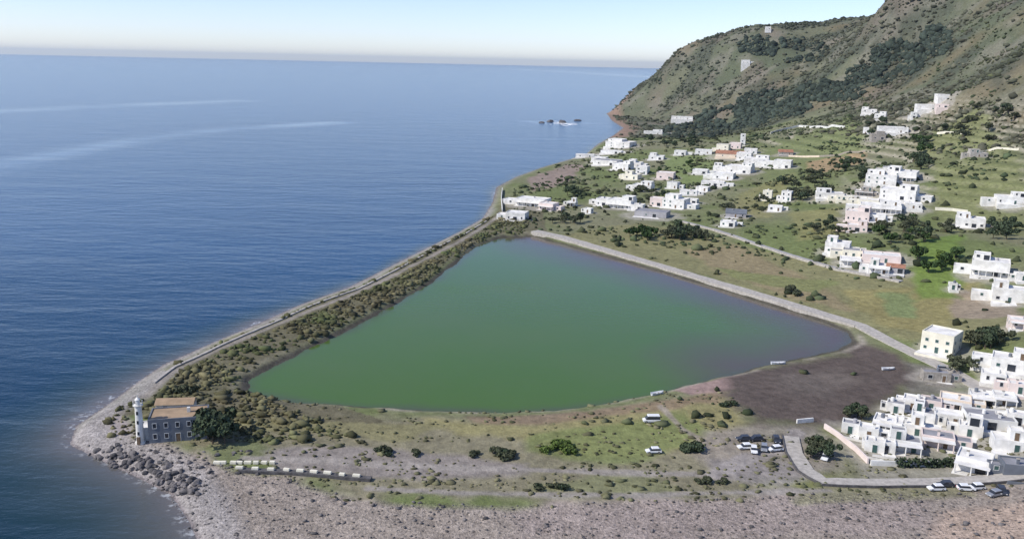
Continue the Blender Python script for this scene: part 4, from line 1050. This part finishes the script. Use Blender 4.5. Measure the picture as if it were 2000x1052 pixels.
for k in range(40):
    px = rnd.uniform(250, 520); py = rnd.uniform(880, 925)
    x, y, z = place(px, py); o = link('boulder', ROCK[k % 5]); s = rnd.uniform(.3, .75); o.scale = (s * 1.3, s, s * .75); o.location = (x, y, z + s * .2); o.rotation_euler = (0, 0, rnd.uniform(0, 6))
    tag(o, 'loose dark boulder on the shingle between lighthouse and white blocks', 'boulder', 'loose boulders near the white blocks')
for px, py, s, lb in ((1098, 240, 9, 'largest dark sea rock in the surf off the headland'), (1075, 238, 6, 'middle-sized sea rock left of the largest one off the headland'), (1058, 240, 4, 'smallest sea rock farthest out off the headland'), (1128, 236, 5, 'low sea rock nearest the headland shore')):
    x, y = at_z(px, py, 0); o = link('sea_rock', ROCK[int(px) % 5]); o.scale = (s * 1.5, s, s * .6); o.location = (x, y, .2); o.rotation_euler = (0, 0, px)
    tag(o, lb, 'rock')
# surf round the rocks
m = MB(); x0, y0 = at_z(1102, 241, 0)
V = []; F = []; r = np.random.default_rng(8)
for k in range(46):
    a = r.uniform(0, 6.28); q = abs(r.normal(0, 1)); cx = x0 + q * 14 * math.cos(a); cy = y0 + q * 22 * math.sin(a); n = 7; k0 = len(V); rr_ = r.uniform(1.5, 5.0)
    V.append((cx, cy, .45))
    for j in range(n):
        t = 2 * math.pi * j / n; u = rr_ * r.uniform(.6, 1.3); V.append((cx + u * math.cos(t) * 1.3, cy + u * math.sin(t), .02))
    for j in range(n): F.append((k0, k0 + 1 + j, k0 + 1 + (j + 1) % n))
o = link('surf', np_mesh('surf', np.array(V), np.array(F), 'foam')); o['kind'] = 'stuff'; o['label'] = 'white surf breaking round the sea rocks'; o['category'] = 'surf'

# ------------------------------------------------------------------ white blocks on the quay
q1 = np.array([place(a, b_)[:2] for a, b_ in ((468, 920), (560, 924), (640, 930), (725, 938))])
strip('quay_wall', q1, -.9, .9, -1.2, .75, 'darkstone', 'dark stone quay wall under the row of white blocks', 'wall')
def blk():
    m = MB(); m.box(-.85, .85, -.4, .4, 0, .62, 'cream'); bm = bmesh.new(); me = m.data('block'); bm.from_mesh(me)
    bmesh.ops.bevel(bm, geom=list(bm.edges), offset=.07, segments=2, affect='EDGES'); bm.to_mesh(me); bm.free(); return me
BLK = blk()
pts = resample(q1, 2.9)
for i, p in enumerate(pts[:-1]):
    o = link('block', BLK); o.location = (*p, height(np.array([p[0]]), np.array([p[1]]))[0] + .76); o.rotation_euler = (0, 0, math.atan2(pts[i + 1][1] - p[1], pts[i + 1][0] - p[0]) + rnd.uniform(-.06, .06)); o.scale = (rnd.uniform(.75, 1.15), 1, 1)
    tag(o, 'whitewashed block in the row on top of the dark quay wall', 'block', 'white blocks on the quay wall')
for px in (424, 436, 456, 468, 484, 500, 516, 532):
    x, y, z = place(px, 905); o = link('block', BLK); o.location = (x, y, z - .03); o.rotation_euler = (0, 0, rnd.uniform(-.1, .1)); o.scale = (rnd.uniform(.75, 1.1), 1, 1.2)
    tag(o, 'whitewashed block in the short inner row set on the grass', 'block', 'white blocks on the grass')

# ------------------------------------------------------------------ vehicles
def car_parts(paint, van=False):
    L_, W_, h1, h2 = (4.9, 1.9, 1.0, 2.1) if van else (4.1, 1.72, .85, 1.46)
    bm = bmesh.new()
    prof = [(-L_ / 2, .35), (-L_ / 2 + .05, h1 * .8), (-L_ / 2 + .95, h1), (L_ / 2 - .1, h1 + .03), (L_ / 2, h1 * .7), (L_ / 2, .35), (L_ / 2 - .5, .24), (-L_ / 2 + .4, .24)]
    vs = [[bm.verts.new((x_, sgn * W_ / 2 * (1 if .3 < z_ < h1 * .95 else .93), z_)) for x_, z_ in prof] for sgn in (-1, 1)]
    bm.faces.new(vs[0]); bm.faces.new(list(reversed(vs[1])))
    for i in range(len(prof)): bm.faces.new((vs[0][i], vs[1][i], vs[1][(i + 1) % len(prof)], vs[0][(i + 1) % len(prof)]))
    bmesh.ops.recalc_face_normals(bm, faces=bm.faces)
    bmesh.ops.bevel(bm, geom=list(bm.edges), offset=.05, segments=2, affect='EDGES')
    body = bpy.data.meshes.new('body'); bm.to_mesh(body); bm.free(); body.materials.append(M[paint])
    a0, a1, b0, b1 = (-1.7, L_ / 2 - .1, -1.0, L_ / 2 - .3) if van else (-1.05, L_ / 2 - .2, -.4, L_ / 2 - .75)
    def cab(z0, z1, k0, k1, mm, ex=0):
        m = MB(); f0 = k0; f1 = k1
        X = lambda f, a, b_: a + (b_ - a) * f
        w0 = W_ / 2 * .92 + ex; w1 = W_ / 2 * .78 + ex
        def rec(f):
            ww = w0 + (w1 - w0) * f; zz = z0 + (z1 - z0) * f; xa, xb = X(f, a0, b0) - ex, X(f, a1, b1) + ex
            return [(xa, -ww, zz), (xb, -ww, zz), (xb, ww, zz), (xa, ww, zz)]
        A, B = rec(f0), rec(f1); k = len(m.v); m.v += A + B
        for f in ((0, 1, 5, 4), (1, 2, 6, 5), (2, 3, 7, 6), (3, 0, 4, 7), (4, 5, 6, 7), (3, 2, 1, 0)): m.f.append(f); m.mi.append(m._m(mm))
        return m
    cabin = cab(h1 - .03, h2, 0, .8, 'glass').data('windows'); top = cab(h1 - .03, h2, .803, 1, paint, .03).data('roof')
    m = MB(); m.lathe([(.31, -.1), (.32, -.05), (.32, .05), (.31, .1)], 14, 'rubber'); ty = m.data('tyre')
    m = MB(); m.lathe([(.19, -.108), (.19, .108)], 10, 'rim'); ri = m.data('rim')
    m = MB(); m.box(-.04, .05, -.16, .16, -.08, .08, 'lamp'); hl_ = m.data('headlight')
    m = MB(); m.box(-.05, .04, -.13, .13, -.1, .1, 'tail'); tl = m.data('tail_light')
    return body, cabin, top, ty, ri, hl_, tl, L_, W_, h1
CP = {}
def car(px, py, paint, yaw, label, van=False):
    key = (paint, van)
    if key not in CP: CP[key] = car_parts(paint, van)
    body, cabin, top, ty, ri, hl_, tl, L_, W_, h1 = CP[key]
    x, y, z = place(px, py); t = empty('van' if van else 'car', (x, y, z + .13), R(yaw)); tag(t, label, 'van' if van else 'car')
    link('body', body, t); link('windows', cabin, t); link('roof', top, t)
    for sx_ in (-1, 1):
        for sy_ in (-1, 1):
            wh = link('wheel', ty, t); wh.location = (sx_ * L_ * .31, sy_ * (W_ / 2 - .06), .32); wh.rotation_euler = (math.pi / 2, 0, 0); link('rim', ri, wh)
    for sy_ in (-1, 1):
        o = link('headlight', hl_, t); o.location = (-L_ / 2, sy_ * W_ * .34, h1 * .7)
        o = link('tail_light', tl, t); o.location = (L_ / 2, sy_ * W_ * .38, h1 * .72)
car(1828, 957, 'carwhite', 4, 'leftmost white car parked below the coast road kerb')
car(1886, 957, 'carwhite', 176, 'white car parked second along below the coast road kerb')
car(1906, 955, 'carwhite', 8, 'white car close behind its neighbour at the centre of the row below the kerb')
car(1942, 968, 'carsilver', 20, 'silver car parked lowest on the beach below the coast road')
car(1956, 962, 'cardark', 75, 'dark car nose-on beside the silver car below the coast road')
car(1846, 950, 'cardark', 2, 'dark car right of the leftmost white car below the kerb')
car(1455, 876, 'carwhite', 10, 'white car at the left end of the parking patch by the road bend')
car(1472, 882, 'carwhite', 80, 'white car parked end-on at the parking patch')
car(1492, 878, 'carsilver', 75, 'silver car in the middle of the parking patch')
car(1514, 880, 'carwhite', 15, 'white car nearest the road bend on the parking patch')
car(1452, 860, 'cardark', 5, 'dark car behind the left end of the parking patch')
car(1476, 860, 'cardark', 8, 'dark car at the back of the parking patch, between its two neighbours')
car(1516, 862, 'cardark', 85, 'dark car standing alone at the back right of the parking patch')
car(1272, 824, 'carwhite', 3, 'white van alone in the grass below the lagoon shore', True)
car(1276, 884, 'carwhite', 6, 'lone white car on the grassy flat left of the parked cars')
car(1612, 896, 'carwhite', 60, 'white car under the slanting pink wall')
car(1842, 722, 'carsilver', 165, 'silver car on the promenade below the lone cream house')
def boat(px, py, yaw, L_, label, hull='hull'):
    x, y, z = place(px, py); t = empty('rowing_boat', (x, y, max(z, LAKE_Z - .1)), R(yaw)); tag(t, label, 'boat')
    m = MB(); n = 9; i = m._m(hull)
    rows = []
    for k in range(n):
        f = k / (n - 1); u = (f - .5) * L_; wd = .85 * math.sin(math.pi * min(1, .12 + f * .88)) ** .6 if f > .02 else .55; wd = max(wd, .05)
        sh = .75 + .25 * (2 * f - 1) ** 2
        rows.append([(u, -wd, sh), (u, -wd * .7, .2), (u, 0, .0), (u, wd * .7, .2), (u, wd, sh), (u, wd * .9, sh - .02), (u, 0, .3), (u, -wd * .9, sh - .02)])
    for r_ in rows: m.v += r_
    for k in range(n - 1):
        for j in range(8): m.f.append((k * 8 + j, (k + 1) * 8 + j, (k + 1) * 8 + (j + 1) % 8, k * 8 + (j + 1) % 8)); m.mi.append(i)
    m.f.append(tuple(range(8))); m.mi.append(i); m.build('hull', t)
    for u in (-.8, .5):
        m = MB(); m.box(u - .15, u + .15, -.62, .62, .48, .53, 'wood'); m.build('thwart', t)
boat(1520, 711, 8, 5.2, 'pale rowing boat pulled up on the lagoon shore by the mudflat')
boat(1284, 770, 30, 4.6, 'small pale rowing boat on the bank where the lagoon shore bends')
boat(1735, 722, 10, 4.6, 'white rowing boat laid up on the mudflat near the promenade')

# ------------------------------------------------------------------ sea haze
hm = bpy.data.materials.new('haze_air'); hm.use_nodes = True; nt = hm.node_tree
nt.nodes.remove(nt.nodes['Principled BSDF'])
pv = nt.nodes.new('ShaderNodeVolumePrincipled'); pv.inputs['Color'].default_value = (.70, .85, 1.0, 1)
pv.inputs['Density'].default_value = 0.000024; pv.inputs['Density Attribute'].default_value = ''; pv.inputs['Anisotropy'].default_value = .3
nt.links.new(pv.outputs[0], nt.nodes['Material Output'].inputs['Volume'])
m = MB(); M['haze'] = hm; m.box(-46000, 46000, -46000, 46000, -4.0, float(gz.max()) + 6.0, 'haze')
hzo = m.build('haze'); hzo['kind'] = 'stuff'; hzo['label'] = 'thin sea haze'; hzo['category'] = 'haze'
